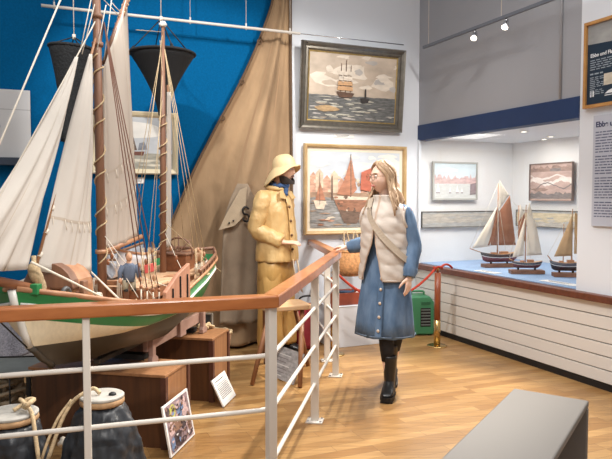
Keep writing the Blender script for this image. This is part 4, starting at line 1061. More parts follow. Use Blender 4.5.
mb=MB(); mb.lathe([(.09,0),(.105,.1),(.12,.22),(.13,.29),(.115,.29),(.10,.22),(.09,.05),(.0,.03)],26,wob=lambda a,i:.02*math.sin(a*13+i*PI)); mb.build('basket_body',M_wick2,t)
mb=MB(); mb.tube([V((.125*math.cos(i*PI/12),.125*math.sin(i*PI/12),.295+.006*math.sin(i*2))) for i in range(25)],.014,6,caps=False); mb.build('rim',M_rope,t)
# ================================================================ BLACK CONICAL DAY SHAPES
M_mesh=mat('black_netting',(34,36,38),.9,bump=(55,1.0),var=(60,.4))
def cone(c,r,h,tip,lean,label,m,apex,EXP=1.5):
    t=thing('conical_basket',label,'day shape',c,0,'black cones hung above the big ship model')
    Mx=Matrix.Rotation(lean[0],3,'Y')@Matrix.Rotation(lean[1],3,'X')
    mb=MB(); prof=[]
    for i in range(13):
        s=i/12; rr=tip+(r-tip)*((1-s)**EXP); prof.append((rr,-h*s))
    prof=[(r*.9,-.02),(r*.99,.004)]+prof
    mb.lathe(list(reversed(prof)),36,caps=False); mb.v=[Mx@p for p in mb.v]; mb.build('cone_cloth',m,t,solid=.006)
    mb=MB(); mb.tube([Mx@V((r*math.cos(i*PI/16),r*math.sin(i*PI/16),0)) for i in range(33)],.012,6,caps=False); mb.build('rim_hoop',m,t)
    ap=V(apex)-V(c)
    for i in range(4):
        a=R(30+90*i); q=Mx@V((r*math.cos(a),r*math.sin(a),.0)); mb=MB(); mb.tube([q,ap],.005,5); mb.tube([q,q+(ap-q)*.12],.012,6); mb.build('suspension_cord',M_dark,t)
    mb=MB(); mb.tube([ap,V((ap.x,ap.y,H-c[2]))],.004,5); mb.tube([ap-V((0,0,.02)),ap+V((0,0,.02))],.014,8); mb.build('hanging_line',M_ropew,t)
c=P(162.5,54,5.35); a=P(161,19,5.35)
cone(c,.262,.50,.035,(0,R(0)),'large plain black canvas cone hanging point down beside the mizzen mast',M_black,a)
c=P(74,49,5.2); a=P(74,37,5.2)
cone(c,.19,.74,.05,(R(5),0),'black netting cone hanging point down behind the headsails',M_mesh,a,1.7)
# --- grey fishing net hung along the wall at the far left
t0=onback(-60,270,.16); t1=onback(48,268,.16)
t=thing('fishing_net','grey fishing net with a pale roped top edge draped along the wall behind the bow','fishing net',((t0.x+t1.x)/2,(t0.y+t1.y)/2,0),A_BACK)
wn=(t1-t0).length
def netpt(u,v):
    zt=lerp(.72,.86,u)-.07*math.sin(PI*((u*2.2)%1)); return V(((u-.5)*wn,-.05-.02*math.sin(u*26+v*2)-.05*v*v,lerp(zt,.13+.02*math.sin(u*9),v)))
mb=MB(); mb.grid(60,24,netpt); mb.build('netting',mat('net_grey',(146,146,156),.95,var=(70,.3),bump=(110,1.0)),t,solid=.006)
mb=MB(); mb.tube([netpt(i/60,0)+V((0,-.008,.004)) for i in range(61)],.014,6); mb.build('head_rope',M_ropew,t)
# ================================================================ FLOOR ITEMS INSIDE THE RAILING
M_tarpblk=mat('dark_bag_cloth',(40,43,48),.42,var=(5,.3),bump=(14,.5))
M_lid=mat('weathered_lid',(178,174,166),.7,var=(9,.2),bump=(30,.3)); M_lidedge=mat('cork_edge',(176,140,102),.8,var=(30,.2))
def drum(c,r,rl,h,label,seed,cat='float'):
    t=thing('net_float',label,cat,c,0,'dark floats behind the railing')
    rr=random.Random(seed)
    ph=[rr.uniform(0,6) for _ in range(6)]
    prof=[]
    for i in range(22):
        s=i/21; z=h*(1-s)
        k=rl*.92+(r-rl*.92)*math.sin(min(1,s*1.25)*PI/2)**.8
        if s>.9: k*=1-.12*(s-.9)*10
        prof.append((k,z))
    mb=MB(); mb.lathe(list(reversed(prof)),64,wob=lambda a,i:(.045*math.sin(a*7+ph[0]+i*.12)+.03*math.sin(a*15+ph[1]-i*.3)+.02*math.sin(a*4+ph[2]+i*.5))*min(1,(21-i)/5)); mb.build('cloth_cover',M_tarpblk,t,sub=1,disp=(.06,.032))
    mb=MB(); mb.lathe([(rl*.97,h-.006),(rl*1.02,h+.004),(rl*1.0,h+.022)],36); mb.build('cork_ring',M_lidedge,t)
    mb=MB(); mb.lathe([(rl*1.0,h+.023),(rl*1.01,h+.034),(rl*.9,h+.040)],36); mb.build('lid',M_lid,t,bevel=.002)
    return t
c1_=G(11,411,.50); c2_=G(102,393.5,.565)
t=drum((c1_.x,c1_.y,0),.175,.118,.46,'dark cloth covered float with a big round lid, left of the other float',1)
h0=.50
mb=MB(); mb.tube(curve([(.02,-.02,h0+.01),(.05,.01,h0+.03),(.03,.03,h0+.045),(.075,-.01,h0+.03),(.118,-.05,h0+.0),(.15,-.09,h0-.10),(.19,-.14,h0-.26),(.215,-.16,.02)],7),.0095,7); mb.build('knotted_rope',M_rope,t)
mb=MB(); mb.tube(curve([(.06,.0,h0+.02),(.09,-.03,h0+.04),(.10,.01,h0+.05),(.06,.02,h0+.04),(.08,-.02,h0+.02)],7),.012,7); mb.build('rope_knot',M_rope,t)
t=drum((c2_.x,c2_.y,0),.200,.10,.525,'dark cloth covered float with a smaller lid and black plug, before the plinth',2)
h0=.565
mb=MB(); mb.sphere((.055,-.02,h0+.002),(.018,.018,.012),12,8); mb.build('dark_plug',M_dark,t)
mb=MB(); mb.tube(curve([(.0,-.03,h0+.01),(-.03,-.02,h0+.03),(-.06,-.03,h0+.02),(-.115,-.06,h0-.02),(-.155,-.10,h0-.10),(-.20,-.14,h0-.25),(-.235,-.16,h0-.33)],7),.0095,7); mb.build('knotted_rope',M_rope,t)
mb=MB(); mb.tube(curve([(-.12,-.06,h0-.01),(-.17,-.11,h0-.09),(-.215,-.15,h0-.22),(-.235,-.165,h0-.33)],7),.007,7); mb.build('knotted_rope',M_rope,t)
# coil of rope on the floor between the floats
c=G(68,470); t=thing('rope_coil','pale rope hanging in a thick knot between the two dark floats','rope',(c.x,c.y,0))
z=.17
kn=V((local(t,P(67,446,c.y))))
mb=MB(); mb.tube(curve([kn+V((-.03,.02,.03)),kn+V((.0,-.03,.035)),kn+V((.035,.0,.0)),kn+V((0,.035,-.02)),kn+V((-.035,.0,.01)),kn+V((.0,-.03,.03)),kn+V((.03,.02,-.01))],7),.016,8); mb.build('knot',M_ropew,t)
for d in (-.025,0,.025): mb=MB(); mb.tube(curve([kn+V((d*.4,0,0)),kn+V((d,-.01,-.08)),kn+V((d*1.6,.0,-kn.z+.02)),kn+V((d*4,.02,-kn.z+.014))],6),.010,7); mb.build('strand',M_ropew,t)
# --- lobster trap with flat grey lid at the far left
a=P(-8,366,4.25); zt=a.z
t=thing('lobster_trap','wire lobster trap with a flat grey lid standing at the left behind the floats','lobster trap',(a.x,a.y,0),R(6))
w,d=.62,.44
mb=MB(); mb.box((0,0,zt-.012),(w,d,.024)); mb.build('lid',mat('zinc_grey',(126,128,122),.6,var=(8,.15)),t,bevel=.003)
for sx in (-1,1):
    for sy in (-1,1):
        mb=MB(); mb.box((sx*(w/2-.012),sy*(d/2-.012),zt/2-.012),(.024,.024,zt-.024)); mb.build('corner_bar',M_dark,t)
mb=MB()
for i in range(6): x=-w/2+w*i/5; mb.tube([(x,-d/2,.02),(x,-d/2,zt-.03)],.005,6); mb.tube([(x,d/2,.02),(x,d/2,zt-.03)],.005,6)
for i in range(6): y=-d/2+d*i/5; mb.tube([(-w/2,y,.02),(-w/2,y,zt-.03)],.005,6); mb.tube([(w/2,y,.02),(w/2,y,zt-.03)],.005,6)
for z_ in (.03,.36):
    for sy in (-1,1): mb.tube([(-w/2,sy*d/2,z_),(w/2,sy*d/2,z_)],.006,6)
mb.build('wire_bars',M_dark,t)
rr=random.Random(5)
t2=thing('netting_heap','heap of beige tangled netting stuffed inside the wire trap','net',(a.x,a.y,0),R(6))
mb=MB(); pts=[V((rr.uniform(-.26,.26),rr.uniform(-.18,.18),rr.uniform(.03,zt-.06))) for _ in range(70)]
mb.tube(curve(pts,4),.014,5); o=mb.build('netting',mat('beige_net',(196,178,152),.95,var=(30,.25)),t2)
# dry branch and rope hanging by the trap
# --- photo board and text sign on the floor
def leanboard(name,label,cat,bl,br,tl,m_list,polys,thick=.012,strut=True):
    bl,br,tl=V(bl),V(br),V(tl)
    x=(br-bl); w=x.length; x.normalize(); up=(tl-bl); up=up-x*up.dot(x); h=up.length; up.normalize(); y=up.cross(x)
    t=thing(name,label,cat,(bl+br)/2)
    Mx=Matrix((x,y,up)).transposed().to_4x4(); Mx.translation=(bl+br)/2
    mb=canvas_mesh(w,h,polys,0); mb.v=[Mx@(p+V((0,-.004,h/2))) for p in mb.v]
    return t,mb,Mx,w,h
ph=[mat('photo_border',(232,230,228),.5),pm('photo_mauve',(150,128,132),(16,.35)),pm('photo_pink',(206,178,176),(20,.3)),pm('photo_yellow',(190,186,96),(14,.3)),pm('photo_blue',(120,142,178),(16,.3)),pm('photo_dark',(74,62,66),(20,.4)),pm('photo_brown',(130,100,84),(18,.4))]
polys=[([(.05,.04),(.95,.04),(.95,.96),(.05,.96)],1)]
rr=random.Random(9)
for cx,cy,rx,ry,mi in ((.3,.78,.12,.16,3),(.55,.72,.1,.2,4),(.55,.86,.08,.06,2),(.75,.85,.1,.08,2),(.78,.6,.12,.2,2),(.2,.5,.12,.15,2),(.4,.45,.14,.12,6),(.65,.4,.12,.14,5),(.35,.25,.14,.14,5),(.7,.2,.14,.12,1),(.15,.2,.07,.14,4),(.85,.35,.07,.2,6),(.5,.12,.2,.06,5),(.14,.85,.06,.1,5),(.88,.12,.05,.08,2),(.45,.6,.06,.08,2)):
    polys.append(([(min(.95,max(.05,a)),min(.96,max(.04,b))) for a,b in blob(cx,cy,rx,ry,12,.25,int(cx*100+cy*10))],mi))
polys+=[(([(min(.95,max(.05,a)),min(.96,max(.04,b))) for a,b in q]),mi) for q,mi in dabs(60,.08,.92,.08,.92,.05,.045,[1,2,4,5,6,6,5,0],77)]
bl=G(168.5,459.5)+V((.012,0,0)); br=G(192.5,435.5)+V((.012,0,0)); tl=P(162.5,407,bl.y+.02)
t,mb,Mx,w,h=leanboard('photo_board','colour group photograph board leaning on the floor before the forward plinth','photo board',bl+V((0,0,.008)),br+V((0,0,.008)),tl,ph,polys)
mb.build('photo',ph,t,world=True)
mb=MB(); q=[Mx@V((x,y,z)) for x,y,z in ((-.03,.012,.02),(.03,.012,.02),(.03,.012,h*.7),(-.03,.012,h*.7))]; 

bl=G(223.5,408); br=G(235.5,396); tl=P(211.5,381,bl.y+.02)
polys=[]
t,mb,Mx,w,h=leanboard('text_sign','small white text sign leaning on the floor against the stern plinth','sign',bl+V((0,0,.006)),br+V((0,0,.006)),tl,[M_card],polys)
mb.build('sign_card',[M_card],t,world=True)
rg=random.Random(8); mb=lines_mesh(w*.78,-w*.39,h*.74,9,h*.062,h*.022,rg,gap=.004,cw=(.008,.03)); mb.v=[Mx@(p+V((0,-.0055,0))) for p in mb.v]; mb.build('text_lines',mat('sign_ink',(120,116,116),.8),t,world=True)
mb=lines_mesh(w*.6,-w*.36,h*.87,1,.02,h*.03,rg,gap=.004,cw=(.02,.03)); mb.v=[Mx@(p+V((0,-.0055,0))) for p in mb.v]; mb.build('title_line',mat('sign_ink_dark',(80,80,84),.8),t,world=True)
# ================================================================ STOOL
sc_=V((-.19,5.33,0)); t=thing('wooden_stool','rustic wooden stool with splayed legs in front of the yellow oilskin figure','stool',sc_,R(20))
zs_=.60
M_stool=wood('stool_seat_wood',(206,170,130),(176,136,98),.5,(4,14,10)); M_stoolleg=wood('stool_leg_wood',(158,108,70),(126,82,52),.5,(10,10,1.5))
mb=MB(); mb.prism([(-.20,-.15),(-.17,-.17),(.16,-.17),(.20,-.14),(.20,.13),(.17,.16),(-.16,.17),(-.20,.14)],zs_-.04,zs_,lambda x,y,z:V((x,y,z))); mb.build('seat',M_stool,t,bevel=.008)
feet=[G(252,385.5),G(300,388),G(308,366),V((-.36,5.68,0))]
tops=[(-.14,-.11),(.13,-.11),(.13,.10),(-.13,.10)]
for f_,tp_ in zip(feet,tops):
    l=local(t,f_); mb=MB(); mb.tube([V((tp_[0],tp_[1],zs_-.03)),V((l.x*.55+tp_[0]*.45,l.y*.55+tp_[1]*.45,zs_*.45)),V((l.x,l.y,.004))],[.018,.022,.017],10); mb.build('leg',M_stoolleg,t)
la,lb_=local(t,feet[0]),local(t,feet[3]); 
mb=MB(); mb.tube([la.lerp(V((-.14,-.11,zs_)),.4),lb_.lerp(V((-.13,.1,zs_)),.4)],.011,8); mb.build('stretcher',M_stoolleg,t)
la,lb_=local(t,feet[1]),local(t,feet[2]); mb=MB(); mb.tube([la.lerp(V((.13,-.11,zs_)),.4),lb_.lerp(V((.13,.1,zs_)),.4)],.011,8); mb.build('stretcher',M_stoolleg,t)
# printed board under the stool
bl=G(266,368); br=G(290,389); 
bl=V((-.34,5.32,.01)); br=V((-.10,4.98,.01)) 
pb_=[pm('print_grey',(150,146,144),(20,.35)),mat('print_light',(206,202,198),.7),mat('print_black',(118,108,110),.7)]
polys=[([(.04,.05),(.96,.05),(.96,.95),(.04,.95)],0)]+[([(.08,.1+.11*i),(.55+.05*(i%4),.1+.11*i),(.55+.05*(i%4),.125+.11*i),(.08,.125+.11*i)],2 if i%3 else 1) for i in range(7)]
t,mb,Mx,w,h=leanboard('printed_board','grey printed board leaning among the legs of the wooden stool','board',bl,br,V((-.345,5.37,.24))+V((.06,.06,0)),pb_,polys)
mb.build('print',pb_,t,world=True)
# --- dark red bucket-like bag behind the stool
c=V((-.01,6.24,0))
t=thing('red_canvas_bag','dark red canvas bag on the floor behind the wooden stool','bag',c,R(15))
M_redbag=mat('dark_red_canvas',(134,34,44),.8,bump=(60,.3),var=(6,.15))
mb=MB(); rings=[]
for z_,a_,b_ in ((.0,.085,.08),(.04,.10,.09),(.2,.105,.095),(.36,.10,.085),(.43,.09,.06),(.45,.075,.04)):
    rings.append([V((a_*math.copysign(abs(math.cos(q))**.6,math.cos(q)),b_*math.copysign(abs(math.sin(q))**.6,math.sin(q)),z_)) for q in [2*PI*i/32 for i in range(32)]])
mb.loft(rings); mb.build('bag_body',M_redbag,t,sub=1)
mb=MB(); mb.tube(curve([(-.08,-.06,.40),(-.07,-.10,.52),(.07,-.10,.52),(.08,-.06,.40)],6),.010,6); mb.build('handle',M_dark,t)
# --- models inside the showcase
M_sepia=mat('tanned_sail',(158,106,80),.9,bump=(200,.1),var=(6,.1)); M_white_sail=mat('model_white_sail',(232,222,206),.9,var=(6,.05)); M_tan_sail=mat('model_tan_sail',(196,162,122),.9,var=(6,.1))
M_hullblk=mat('model_black_hull',(52,48,54),.4); M_hullplum=mat('model_plum',(118,66,76),.45); M_hullbl=mat('model_slate_hull',(74,78,90),.4); M_ledg=wood('model_base_wood',(142,98,74),(112,74,54),.5,(4,10,10))
def shipmodel(label,loc,rz,L,beam,hh,mats_,masts,sails,sprit,basew,lines):
    t=thing('sailing_boat_model',label,'boat model',loc,rz,'boat models in the showcase')
    # base and posts
    mb=MB(); mb.box((0,0,.018),(basew,.12,.036)); mb.build('wooden_base',M_ledg,t,bevel=.004)
    mb=MB(); [mb.tube([(x,0,.036),(x,0,.075)],.010,8) for x in (-basew*.25,basew*.25)]; mb.build('support_posts',M_dark,t)
    mb=MB(); N=26; z0=.054
    rowz=[0,.25,.55,.62,1.0]; rowb=[.12,.62,.88,.92,1.0]
    for s in (-1,1):
        vs=[]
        for r in range(5):
            for k in range(N+1):
                u=k/N; x=(u-.5)*L*(.86+.14*rowz[r]); b=beam/2*rowb[r]*(math.sin(PI*min(1,max(0,u*.86+.02+.10*(1-rowz[r])*0)))**.65 if u>0 else 0.03)
                sh=hh*(1+.30*(2*u-1)**2) ; lift=(hh*.25*(max(0,.18-u)/.18)**2+hh*.3*(max(0,u-.85)/.15)**2)
                z=z0+lift*(1-rowz[r])+sh*rowz[r]; vs.append((x,s*max(.003,b),z))
        mb.add(vs,[(r*(N+1)+k,r*(N+1)+k+1,(r+1)*(N+1)+k+1,(r+1)*(N+1)+k) for r in range(4) for k in range(N)],True,[(0 if r<2 else 2 if r==2 else 1) for r in range(4) for k in range(N)])
        if s<0: first=len(mb.v)
    n=N+1; A=[4*n+k for k in range(n)]; B=[first+4*n+k for k in range(n)]
    for k in range(N): mb.f.append([A[k],A[k+1],B[k+1],B[k]]); mb.m.append(3); mb.s.append(False)
    for k in range(N): mb.f.append([k,k+1,first+k+1,first+k]); mb.m.append(0); mb.s.append(False)
    mb.f.append([N,first+N,first+2*n-1,2*n-1]);mb.m.append(0);mb.s.append(False)
    for r in range(4): mb.f.append([r*n+N,(r+1)*n+N,first+(r+1)*n+N,first+r*n+N]); mb.m.append(0 if r<2 else 1); mb.s.append(False)
    mb.build('hull',mats_,t)
    dz=z0+hh
    mb=MB(); mb.box((L*.12,0,dz+.012),(L*.2,beam*.4,.03)); mb.box((-L*.15,0,dz+.008),(L*.12,beam*.35,.02)); mb.build('deck_houses',M_spar,t,bevel=.002)
    for x,h_,r_ in masts: mb=MB(); mb.tube([(x,0,dz-.01),(x,0,h_)],[r_,r_*.6],8); mb.build('mast',M_spar,t)
    mb=MB(); mb.tube([(-L*.42,0,dz+.01),sprit],.005,8); mb.build('bowsprit',M_spar,t)
    for pts,m,bel in sails:
        # pts: quad or triangle in x,z
        q=list(pts) if len(pts)==4 else [pts[0],pts[1],pts[2],pts[2]]
        def fn(u,v,q=q,bel=bel):
            x=lerp(lerp(q[0][0],q[1][0],u),lerp(q[3][0],q[2][0],u),v); z=lerp(lerp(q[0][1],q[1][1],u),lerp(q[3][1],q[2][1],u),v)
            return V((x,-bel*math.sin(PI*u)*math.sin(PI*v*.9+.15)-.004*math.sin(u*14)*(1-v)-.006,z))
        mb=MB(); mb.grid(12,12,fn); mb.build('sail',m,t,solid=.002)
    for a,b in lines: mb=MB(); mb.tube([V(a),V(b)],.0018,5); mb.build('rigging_line',M_ropew,t)
    return t
def shipscale(px0,px1,Y): return abs(px1-px0)*Y/F
# first model (largest, tanned sails)
q=G(499,267,ZS+.004); RZ=A_RIGHT*.0+R(8)
def mk(q,base):  # pixel -> local x,z around the model
    s=q.y/F
    return lambda px,py: ((px-base[0])*s,(base[1]-py)*s)
f1=mk(q,(499,268))
S1=lambda *a:[f1(*p) for p in a]
shipmodel('largest boat model in the showcase, with tanned brown mainsail and white headsails',q,RZ,.42,.13,.085,[M_hullplum,M_hullblk,M_whitep,M_deck],[(f1(497,0)[0],f1(0,184)[1],.008),(f1(519,0)[0],f1(0,206)[1],.006)],
  [(S1((498,246),(516,246),(509,196),(498,212)),M_sepia,.03),(S1((486,246),(496,246),(496,208)),M_sepia,.02),(S1((470,249),(489,247),(495,208)),M_white_sail,.03),(S1((498,210),(508,196),(498,181)),M_white_sail,.01),
   (S1((519,244),(527,242),(525,214),(519,222)),M_sepia,.015),(S1((519,222),(524,214),(520,205)),M_white_sail,.01)],
  (f1(468,0)[0],0,f1(0,249)[1]),.36,[((f1(497,0)[0],0,f1(0,185)[1]),(f1(468,0)[0],0,f1(0,249)[1])),((f1(519,0)[0],0,f1(0,208)[1]),(f1(497,0)[0],0,f1(0,190)[1])),((f1(497,0)[0],0,f1(0,200)[1]),(f1(503,0)[0],-.06,f1(0,250)[1])),((f1(497,0)[0],0,f1(0,200)[1]),(f1(494,0)[0],-.06,f1(0,250)[1]))])
q=G(526.5,273.5,ZS+.004); f1=mk(q,(526.5,274))
shipmodel('small boat model with all white sails, middle of the showcase',q,R(-4),.29,.10,.055,[M_hullplum,M_hullbl,M_whitep,M_deck],[(f1(525,0)[0],f1(0,205)[1],.006)],
  [(S1((526,256),(541,255),(534,221),(526,212)),M_white_sail,.03),(S1((526,212),(533,221),(528,203)),M_white_sail,.01),(S1((512,258),(523,256),(524,218)),M_white_sail,.03)],
  (f1(509,0)[0],0,f1(0,259)[1]),.32,[((f1(525,0)[0],0,f1(0,206)[1]),(f1(509,0)[0],0,f1(0,259)[1])),((f1(525,0)[0],0,f1(0,215)[1]),(f1(529,0)[0],-.05,f1(0,258)[1]))])
q=G(566,276.5,ZS+.004); f1=mk(q,(566,277))
shipmodel('boat model with tan sails at the right end of the showcase',q,R(-10),.30,.12,.075,[M_hullblk,M_hullbl,M_whitep,M_deck],[(f1(571,0)[0],f1(0,209)[1],.007),(f1(563,0)[0],f1(0,224)[1],.005)],
  [(S1((554,257),(571,256),(571,214)),M_tan_sail,.03),(S1((573,254),(587,252),(583,222),(573,212)),M_tan_sail,.03)],
  (f1(548,0)[0],0,f1(0,256)[1]),.24,[((f1(571,0)[0],0,f1(0,210)[1]),(f1(548,0)[0],0,f1(0,256)[1])),((f1(571,0)[0],0,f1(0,220)[1]),(f1(575,0)[0],-.05,f1(0,256)[1]))])
# caption cards lying on the blue cloth
for px,py,w_,lab in ((487,273,.30,'white caption card on the blue cloth in front of the largest boat model'),(560,284,.40,'white caption card on the blue cloth at the right end of the showcase')):
    q=G(px,py-1,ZS+.004); k=(q-CB).dot(O)
    if k<.12: q=q+O*(.12-k)
    t=thing('caption_card',lab,'caption card',q,A_RIGHT,'caption cards in the showcase'); mb=MB(); mb.box((0,0,.002),(w_,.10,.003)); mb.build('card',M_card,t)
    mb=MB(); [mb.box((-.02,.025-.02*i,.0040),(w_*.7-.05*i,.006,.0008)) for i in range(3)]; mb.build('printed_lines',bpy.data.materials['ink_grey'],t)
# ================================================================ PEOPLE
def ell(z,a,b,cx=0,cy=0,n=32,p=1.0,f0=0,f1=0,k=0,ph=0):
    out=[]
    for i in range(n):
        q=2*PI*i/n; r=1+f0*math.sin(q*k+ph)+f1*math.sin(q*(k*2+1)+ph*2)
        c,s=math.cos(q),math.sin(q)
        out.append(V((cx+a*r*math.copysign(abs(c)**p,c),cy+b*r*math.copysign(abs(s)**p,s),z)))
    return out
def gau(x,s): return math.exp(-(x/s)**2)
def head_mesh(mb,M,male=False):
    # facing -Y, centre of the skull at the origin, chin at z=-.115
    nu,nv=56,44; 
    def fn(u,v):
        a=2*PI*u; t=PI*(.001+.998*v)
        dx,dy,dz=math.sin(t)*math.sin(a),-math.sin(t)*math.cos(a),math.cos(t)
        x,y,z=dx*.074,dy*.094,dz*.113
        if z<-.015:
            k=(-.015-z)/.098; x*=1-.34*k*k; y=y*(1-.10*k)-.012*k if dy<0 else y*(1-.35*k)
        if dy<0:
            w=min(1,-dy*1.6)
            y-=.024*gau(x,.011)*gau(z+.022,.020)*w + .010*gau(x,.008)*gau(z-.002,.02)*w
            y+=.009*(gau(x-.031,.016)+gau(x+.031,.016))*gau(z-.012,.013)*w
            y-=.004*gau(z-.034,.010)*w
            y-=.006*gau(x,.018)*gau(z+.058,.010)*w
            y+=.003*gau(x,.02)*gau(z+.072,.006)*w
            y-=.009*gau(x,.022)*gau(z+.098,.016)*w
            y-=.004*(gau(x-.042,.02)+gau(x+.042,.02))*gau(z+.025,.018)*w
        return M@V((x,y,z))
    mb.grid(nu,nv,fn)
    mb.sphere(M@V((0,.0,-.0)),.06,12,8)
    for s in (-1,1):
        mb.sphere(M@V((s*.076,.012,-.005)),(.010,.018,.030),12,9,M=M.to_3x3())
def face_parts(root,M,eye=(92,120,140),lip=(176,98,92),brow=(150,116,84)):
    for s in (-1,1):
        mb=MB(); mb.sphere(M@V((s*.031,-.078,.012)),.0125,14,10); mb.sphere(M@V((s*.031,-.0875,.012)),(.0055,.004,.0055),10,8,M=M.to_3x3(),mi=1)
        mb.build('eye',[bpy.data.materials.get('eye_white') or mat('eye_white',(226,220,214),.3),mat('iris',eye,.3)],root)
        mb=MB(); mb.tube([M@V((s*(.014+.011*i),-.094+.0035*i*i*.6,.033+.003*math.sin(i*1.1))) for i in range(4)],[.003,.004,.0035,.002],6); mb.build('eyebrow',mat('brow_hair',brow,.8),root)
    mb=MB(); mb.tube([M@V((-.022,-.083,-.058)),M@V((-.010,-.0945,-.0555)),M@V((0,-.0965,-.057)),M@V((.010,-.0945,-.0555)),M@V((.022,-.083,-.058))],[.002,.005,.0055,.005,.002],8); mb.build('lips',mat('lip_colour',lip,.45),root)
def hand_mesh(mb,wrist,d,n,s,curl,k=1.0):
    d=V(d).normalized(); n=V(n); n=(n-d*n.dot(d)).normalized(); s_=d.cross(n)
    if s_.dot(V(s))<0: s_=-s_
    w=V(wrist)
    mb.tube([w-d*.03,w,w+d*.03*k,w+d*.065*k,w+d*.088*k],[.020,.021*k,.030*k,.038*k,.036*k],14,r2=[.018,.017*k,.015*k,.015*k,.012*k],up=s_)
    for i,(L,off) in enumerate(((.066,.027),(.076,.009),(.071,-.009),(.056,-.026))):
        p=w+d*(.082-.004*abs(i-1))*k+s_*off*k; pts=[p-d*.012*k]; a=0
        for j,(fr,da) in enumerate(((.45,.35),(.32,.55),(.23,.45))):
            pts.append(p.copy()) if j==0 else None
            a+=da*curl[i] if isinstance(curl,(list,tuple)) else da*curl
            p=p+(d*math.cos(a)+n*math.sin(a)+s_*off*.6)*L*fr*k; pts.append(p.copy())
        mb.tube(pts,[.009*k,.009*k,.0085*k,.0078*k,.006*k][:len(pts)],9)
        mb.sphere(pts[-1],.0066*k,8,6)
    p=w+d*.022*k+s_*.022*k; t1=(d*.62+s_*.65+n*.35).normalized(); t2=(d*.85+s_*.15+n*.45).normalized()
    q1=p+t1*.038*k; q2=q1+(t1*.5+t2*.5).normalized()*.030*k; q3=q2+t2*.024*k
    mb.tube([p-t1*.012*k,p,q1,q2,q3],[.013*k,.014*k,.0115*k,.010*k,.0075*k],10); mb.sphere(q3,.0078*k,8,6)
M_skin=mat('skin',(238,200,178),.5); M_skin.node_tree.nodes['Principled BSDF'].inputs['Subsurface Weight'].default_value=.08
M_skin.node_tree.nodes['Principled BSDF'].inputs['Subsurface Radius'].default_value=(.02,.008,.004)
M_denim=mat('denim',(106,130,158),.85,var=(16,.22),bump=(20,.5),col2=(72,98,128),bd=.016,stretch=(1,1,.4)); M_denimst=mat('denim_stitch',(120,140,166),.8)
M_vest=mat('cream_nylon',(206,194,182),.55,bump=(26,.25),var=(5,.05)); M_vestin=mat('vest_lining',(196,172,152),.7)
M_hair=mat('blonde_hair',(196,166,134),.5,var=(14,.3),col2=(152,118,88),bump=(90,.5),stretch=(3,3,.25))
M_boot=mat('black_leather',(24,24,25),.32,bump=(40,.15)); M_tights=mat('black_tights',(28,26,28),.8); M_sole=mat('black_rubber',(18,18,18),.55)
# ---------------------------------------------------------------- the woman
WO=V((.605,4.88,0)); WA=R(-40)
wm=thing('woman','woman with long blonde hair in a cream vest and denim dress, touching the railing','person',WO,WA)
HM=Matrix.Translation((-.012,-.028,1.625))@Matrix.Rotation(R(-24),4,'Z')@Matrix.Rotation(R(4),4,'X')
mb=MB()
head_mesh(mb,HM)
mb.tube([(0,.012,1.36),(0,.008,1.44),(-.004,-.004,1.50),(-.008,-.010,1.57)],[.070,.054,.050,.052],18)
mb.loft([ell(z,a,b,0,cy) for z,a,b,cy in ((.84,.15,.11,.01),(.95,.165,.115,.01),(1.08,.135,.095,0),(1.22,.15,.105,0),(1.33,.165,.10,.005),(1.40,.155,.075,.01),(1.435,.09,.055,.012),(1.45,.05,.045,.012))])
shR,elR,wrR=V((-.160,.01,1.365)),V((-.215,.12,1.13)),V((-.385,.055,1.075))
shL,elL,wrL=V((.163,.01,1.365)),V((.222,.035,1.12)),V((.232,-.045,.900))
for a,b,c in ((shR,elR,wrR),(shL,elL,wrL)): mb.tube([a+V((-a.x*.3,0,.0)),a,a.lerp(b,.5),b,b.lerp(c,.5),c],[.05,.05,.042,.036,.033,.023],14)
hd=(V((-.47,.045,1.078))-wrR)
hand_mesh(mb,wrR,hd,(0.05,.0,-1),(0,-1,.2),[.55,.6,.6,.6],.92)
hand_mesh(mb,wrL,(.02,-.12,-1),(-1,.1,0),(0,-1,0),[.45,.5,.55,.6],.95)
def hipw(X,Y,z): return V((X*math.cos(R(40))-Y*math.sin(R(40)),X*math.sin(R(40))+Y*math.cos(R(40)),z))
hipL,knL,anL=hipw(.075,.02,.86),hipw(.105,.09,.48),hipw(.085,.235,.135)
hipR,knR,anR=hipw(-.065,.0,.86),hipw(-.012,-.128,.49),hipw(.015,-.145,.10)
for a,b,c in ((hipL,knL,anL),(hipR,knR,anR)): mb.tube([a,a.lerp(b,.5),b,b.lerp(c,.35),b.lerp(c,.75),c],[.08,.07,.053,.052,.038,.034],16)
mb.tube([anR+hipw(.005,.03,-.04),anR+hipw(-.015,-.06,-.055),anR+hipw(-.03,-.14,-.07)],[.03,.032,.02],10); mb.tube([anL+hipw(.0,.02,-.04),anL+hipw(-.012,-.07,-.085),anL+hipw(-.022,-.12,-.105)],[.03,.03,.018],10)
mb.build('body',M_skin,wm,remesh=.005)
face_parts(wm,HM,lip=(190,112,108))
mb=MB()
for a,b,c in ((hipL,knL,anL),(hipR,knR,anR)): mb.tube([a+V((0,0,-.2)),b+V((0,0,.05)),b,b.lerp(c,.35),b.lerp(c,.58)],[.075,.062,.058,.054,.046],18)
mb.build('tights',M_tights,wm)
